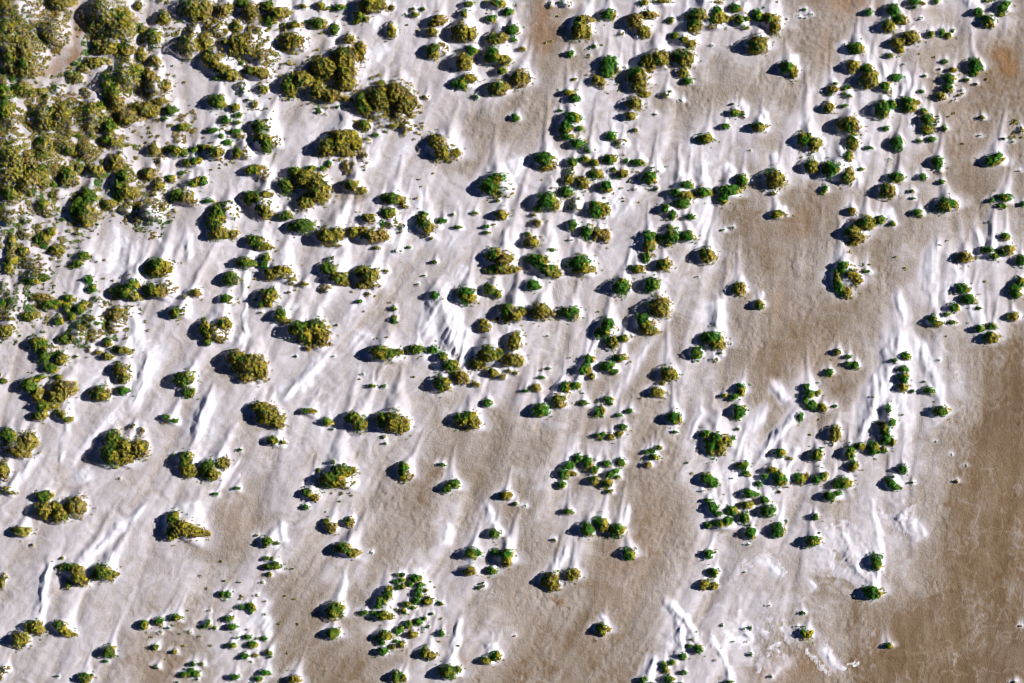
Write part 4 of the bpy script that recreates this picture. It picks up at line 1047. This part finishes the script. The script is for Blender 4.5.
def make_labels(things):
    marks = []
    for (x, y, ref, lab) in LANDMARKS:
        if not lab:
            continue
        best = min(things, key=lambda c: math.hypot(c.cx - x, c.cy - y) - 0.25 * math.sqrt(c.area))
        dist = math.hypot(best.cx - x, best.cy - y)
        if dist > 22 or getattr(best, 'ref', None):
            print("landmark unmatched", ref, dist)
            continue
        best.ref = ref; best.label = lab
        marks.append(best)
    groups = {}
    for c in things:
        if getattr(c, 'ref', None):
            continue
        m = min(marks, key=lambda q: math.hypot(q.cx - c.cx, q.cy - c.cy))
        a = math.degrees(math.atan2(m.cy - c.cy, c.cx - m.cx)) % 360
        d = DIRS[int((a + 22.5) // 45) % 8]
        groups.setdefault((id(m), d), []).append((math.hypot(m.cx - c.cx, m.cy - c.cy), c, m, d))
    for key, lst in groups.items():
        lst.sort(key=lambda t: t[0])
        for i, (_, c, m, d) in enumerate(lst):
            size = "tiny" if c.area < 40 else "small" if c.area < 95 else "middling" if c.area < 260 else "large"
            ratio = c.w / max(c.h, 1)
            shape = "broad" if ratio > 1.75 else "upright" if ratio < .72 else "lobed" if len(c.lobes) > 2 else "round"
            colour = {'g': "green", 'm': "green-olive", 'o': "olive-brown", 's': "sparse", 't': "scrubby", 'd': "pale grey-green"}[c.dom]
            noun = {'dune_shrub': "shrub", 'shrub_thicket': "thicket", 'grass_hummock': "tussock"}[c.kindname]
            if len(lst) == 1:
                o = "just" if math.hypot(m.cx - c.cx, m.cy - c.cy) < 40 else "well"
            else:
                o = ORD[i]
            c.label = f"{size} {shape} {colour} {noun}, {o} {DTXT[d]} the {m.ref}"
    seen = {}
    for c in things:
        seen.setdefault(c.label, []).append(c)
    for k_, v in seen.items():
        if len(v) > 1 or len(k_.split()) > 16:
            print("LABEL", len(v), len(k_.split()), k_)

# ------------------------------------------------------------------ which clumps are things of their own
def dominant(c):
    s = {}
    for l in c.lobes:
        s[l[4]] = s.get(l[4], 0) + l[2] * l[3]
    return max(s, key=s.get)

for c in clumps:
    c.dom = dominant(c)
    c.kindname = 'dune_shrub'
    if c.area > 620 and len(c.lobes) >= 3:
        c.kindname = 'shrub_thicket'
    elif c.dom in 'std':
        c.kindname = 'grass_hummock'
    vis = c.x1 > 1 and c.x0 < 1023 and c.y1 > 1 and c.y0 < 682
    c.vis = vis

order = sorted([c for c in clumps if c.vis], key=lambda c: -c.area)
cnt = {}
LIMIT = {'dune_shrub': 300, 'shrub_thicket': 300, 'grass_hummock': 300}
things, rest = [], []
for c in order:
    k_ = c.kindname
    if cnt.get(k_, 0) < LIMIT[k_] and c.area > 14:
        cnt[k_] = cnt.get(k_, 0) + 1
        things.append(c)
    else:
        rest.append(c)
rest += [c for c in clumps if not c.vis]
print("things", cnt, "rest", len(rest))

GROUPS = {'dune_shrub': "shrubs on the white sand", 'shrub_thicket': "broad thickets on hummocks", 'grass_hummock': "sparse grass hummocks"}
CATS = {'dune_shrub': "shrub", 'shrub_thicket': "thicket", 'grass_hummock': "grass"}
make_labels(things)

def joined(lobes):
    """lobes whose woody bodies touch, as groups"""
    left = [l for l in lobes if l[4] not in 'std' and min(l[2], l[3]) >= 1.2 and not (min(l[2], l[3]) > 9 and l[0] + .4 * l[1] < 230)]
    out = []
    while left:
        g = [left.pop()]
        grew = True
        while grew:
            grew = False
            for l in left[:]:
                for m_ in g:
                    dx, dy = (l[0] - m_[0]) / (.9 * (l[2] + m_[2])), (l[1] - m_[1]) / (.9 * (l[3] + m_[3]))
                    if dx * dx + dy * dy < .9:
                        g.append(l); left.remove(l); grew = True
                        break
        out.append(g)
    return out

tris = 0
for i, c in enumerate(things):
    r = np.random.default_rng(1000 + int(c.cx * 7 + c.cy * 13))
    X, Y = px2w(c.cx, c.cy)
    z0 = float(zat(np.array([c.cx]), np.array([c.cy]))[0])
    root = bpy.data.objects.new(c.kindname, None)
    root.empty_display_size = .3
    root.location = (X, Y, z0)
    root["label"] = c.label; root["category"] = CATS[c.kindname]; root["group"] = GROUPS[c.kindname]
    SC.collection.objects.link(root)
    parts = clump_leaves(c.lobes, r, c.cx, c.w)
    for bunch in joined(c.lobes):
        core = core_mesh(bunch, r)
        if core is not None:
            build_mesh_obj("twigs", core[0], core[1], M_TWIG, root, None, (X, Y, z0), True)
            tris += len(core[1])
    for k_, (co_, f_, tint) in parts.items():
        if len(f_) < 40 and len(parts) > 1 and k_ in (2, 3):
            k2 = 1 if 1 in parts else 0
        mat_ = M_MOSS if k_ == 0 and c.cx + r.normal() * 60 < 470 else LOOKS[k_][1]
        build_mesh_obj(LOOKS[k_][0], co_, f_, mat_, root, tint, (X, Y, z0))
        tris += len(f_)

# small tufts past the countable ones, and the low scrub between the thickets
acc = {}
cores = []
def add_acc(parts):
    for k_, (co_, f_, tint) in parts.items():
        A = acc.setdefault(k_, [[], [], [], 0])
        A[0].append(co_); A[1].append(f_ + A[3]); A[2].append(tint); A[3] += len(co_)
for c in rest:
    r = np.random.default_rng(5000 + int(c.cx * 7 + c.cy * 13))
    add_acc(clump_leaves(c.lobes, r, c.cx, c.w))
    k2 = core_mesh(c.lobes, r)
    if k2 is not None:
        cores.append(k2)
TUFT_FIELDS = [  # x, y, rx, ry, count, look
    (55, 40, 75, 50, 260, 't'), (140, 40, 40, 60, 120, 't'), (40, 110, 60, 30, 120, 't'), (60, 170, 80, 60, 260, 't'), (35, 225, 50, 50, 150, 't'),
    (150, 100, 40, 40, 90, 't'), (215, 30, 60, 30, 90, 't'), (250, 45, 50, 30, 80, 't'), (90, 135, 70, 16, 80, 't'), (150, 190, 45, 35, 80, 't'), (20, 300, 40, 50, 80, 'd'),
    (110, 325, 40, 26, 60, 't'), (345, 90, 40, 30, 50, 't'), (385, 110, 36, 26, 60, 't'), (410, 120, 14, 24, 24, 't'), (345, 160, 30, 14, 24, 't'),
    (250, 110, 30, 30, 40, 's'), (225, 150, 30, 24, 40, 's'), (120, 300, 24, 30, 40, 's'), (300, 50, 40, 30, 40, 't'), (430, 190, 30, 20, 8, 's'),
    (230, 610, 40, 50, 22, 's'), (280, 600, 20, 60, 14, 's'), (175, 625, 26, 40, 12, 's'), (430, 610, 20, 50, 10, 's'), (590, 205, 60, 60, 34, 's'), (600, 60, 30, 50, 22, 's'),
    (650, 190, 30, 40, 16, 's'), (560, 330, 60, 60, 12, 's'), (610, 400, 50, 50, 12, 's'), (740, 480, 60, 60, 18, 's'), (860, 440, 50, 60, 12, 's'), (940, 110, 60, 60, 20, 's'),
    (960, 290, 50, 60, 14, 's'), (500, 30, 80, 30, 22, 's'), (420, 20, 20, 20, 8, 's'), (890, 240, 60, 40, 8, 't'), (1015, 130, 10, 10, 14, 't'), (700, 640, 60, 40, 8, 's'),
    (370, 290, 30, 30, 10, 's'), (345, 490, 26, 14, 14, 's'), (150, 430, 40, 30, 3, 's'), (480, 360, 60, 30, 8, 's'), (260, 290, 40, 20, 12, 's'), (400, 350, 26, 40, 8, 's')]
r = np.random.default_rng(99)
TUFT_FIELDS = [(x, y, rx, ry, int(n * (.35 if kd == 't' and x < 170 else 1)), kd) for (x, y, rx, ry, n, kd) in TUFT_FIELDS]
tlist = []
for (x, y, rx, ry, n, kd) in TUFT_FIELDS:
    for _ in range(n if kd != 's' else int(n * .6)):
        a = r.random() * 6.283; q = math.sqrt(r.random())
        s = r.uniform(.7, 1.9) if kd == 't' else r.uniform(.5, 1.1)
        tlist.append((x + rx * q * math.cos(a), y + ry * q * math.sin(a), s * 1.3, s, 'o' if (kd == 't' and r.random() < .7) else ('d' if kd == 'd' else 'm')))
tl = []
for t_ in tlist:
    n = 7
    tl.append(t_)
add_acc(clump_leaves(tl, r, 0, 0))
# low matted grass on the old dunes: x, y, rx, ry, cover 0..1
MATS = [(50, 60, 70, 60, .62), (140, 45, 45, 60, .45), (60, 150, 90, 60, .60), (40, 215, 65, 50, .48), (150, 115, 55, 45, .42), (225, 25, 60, 26, .38), (262, 48, 46, 26, .42),
        (40, 120, 60, 30, .5), (110, 190, 60, 34, .40), (25, 290, 34, 46, .40), (95, 325, 36, 34, .38), (150, 212, 26, 28, .5), (98, 318, 40, 24, .42), (35, 238, 34, 22, .5), (30, 298, 30, 24, .48), (385, 115, 32, 20, .30), (325, 90, 44, 26, .26), (210, 45, 30, 24, .36)]
mp = []
CHANNELS = [([(88, -5), (82, 12), (78, 35), (64, 60), (38, 76), (22, 84)], 15), ([(28, 84), (66, 90), (92, 82), (112, 64), (100, 52)], 17), ([(132, 0), (160, 24), (172, 48), (180, 72), (184, 96), (150, 124)], 22),
            ([(0, 98), (22, 102)], 6), ([(86, 96), (108, 106)], 13), ([(62, 192), (92, 172), (112, 152), (118, 176)], 13), ([(52, 244), (62, 222), (70, 200)], 10), ([(0, 27), (12, 22)], 8),
            ([(8, 118), (26, 132)], 9), ([(120, 130), (150, 126)], 10), ([(104, 108), (112, 128)], 7), ([(0, 262), (30, 268), (50, 256)], 9), ([(20, 30), (44, 36), (60, 26)], 7), ([(130, 150), (140, 172)], 9)]
def chan_dist(px_, py_):
    best = np.full(px_.shape, 1e9)
    for pts, wd in CHANNELS:
        for (ax, ay), (bx, by) in zip(pts[:-1], pts[1:]):
            L2 = (bx - ax) ** 2 + (by - ay) ** 2
            tt = np.clip(((px_ - ax) * (bx - ax) + (py_ - ay) * (by - ay)) / L2, 0, 1)
            best = np.minimum(best, np.hypot(px_ - ax - tt * (bx - ax), py_ - ay - tt * (by - ay)) - wd * .5)
    return best
rm = np.random.default_rng(55)
for (x, y, rx, ry, cov) in MATS:
    n = int(math.pi * rx * ry * 2.1)
    a = rm.random(n) * 6.283; q = np.sqrt(rm.random(n))
    mx_, my_ = x + rx * q * np.cos(a), y + ry * q * np.sin(a)
    f = .55 * vnoise(mx_ / 4.2, my_ / 3.4, 5) + .30 * vnoise(mx_ / 1.9, my_ / 1.7, 8) + .25 * fbm(mx_ / 22, my_ / 22, 2)
    lowveg = 1 - np.clip((bsample(RUST, mx_, my_) - .1) * 4, 0, 1)
    edge = np.clip((1 - q) * 4, 0, 1)
    keep = (f > 1.02 - cov * .80 * (.6 + .4 * edge)) & (lowveg > .5) & (chan_dist(mx_ + 5 * (vnoise(mx_ / 5, my_ / 5, 2) - .5), my_) > 0)
    mp.append(np.stack([mx_[keep], my_[keep], f[keep], np.full(keep.sum(), .85 if y > 195 else .45)], 1))
mp = np.concatenate(mp)
n = len(mp)
fine = rm.random(n); patch = fbm(mp[:, 0] / 14, mp[:, 1] / 14, 3)
lk = np.where(fine < mp[:, 3], 3, 1); lk[(patch + .3 * (fine - .5)) > .58] = 2; lk[(patch < .36) & (fine > .4)] = 0
X, Y = px2w(mp[:, 0], mp[:, 1])
pos = np.stack([X, Y, zat(mp[:, 0], mp[:, 1]) + .03 + .22 * (mp[:, 2] - .4) * rm.uniform(.3, 1.1, n)], 1)
nn = np.stack([rm.normal(size=n) * .5, rm.normal(size=n) * .5, np.ones(n)], 1); nn /= np.linalg.norm(nn, axis=1, keepdims=True)
sz = rm.uniform(.055, .12, n)
for k_ in range(4):
    m = lk == k_
    c_, f_ = leaf_faces(pos[m], nn[m], sz[m], rm)
    add_acc({k_: (c_, f_, np.repeat(np.clip(.2 + .6 * fine[m], 0, 1), 4))})
names = {0: "small_green_tufts", 1: "small_olive_tufts", 2: "dry_brown_tufts", 3: "pale_grass_tufts"}
labs = {0: "small fresh green tufts scattered over the whole sand flat", 1: "small olive scrub tufts scattered between the thickets and shrubs",
        2: "small dry brown tufts scattered between the olive thickets", 3: "small pale grass tufts scattered over the dune sand"}
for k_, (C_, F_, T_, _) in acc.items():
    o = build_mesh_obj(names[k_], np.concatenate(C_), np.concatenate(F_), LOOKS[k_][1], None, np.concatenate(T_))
    o["kind"] = "stuff"; o["label"] = labs[k_]; o["category"] = "ground cover"
    tris += len(o.data.polygons)
if cores:
    C_, F_, off = [], [], 0
    for a, b in cores:
        C_.append(a); F_.append(b + off); off += len(a)
    o = build_mesh_obj("low_twigs", np.concatenate(C_), np.concatenate(F_), M_TWIG, None, None, None, True)
    o["kind"] = "stuff"; o["label"] = "dark woody twigs under the small scattered tufts"; o["category"] = "ground cover"
print("leaf tris", tris, "ground quads", len(quads))
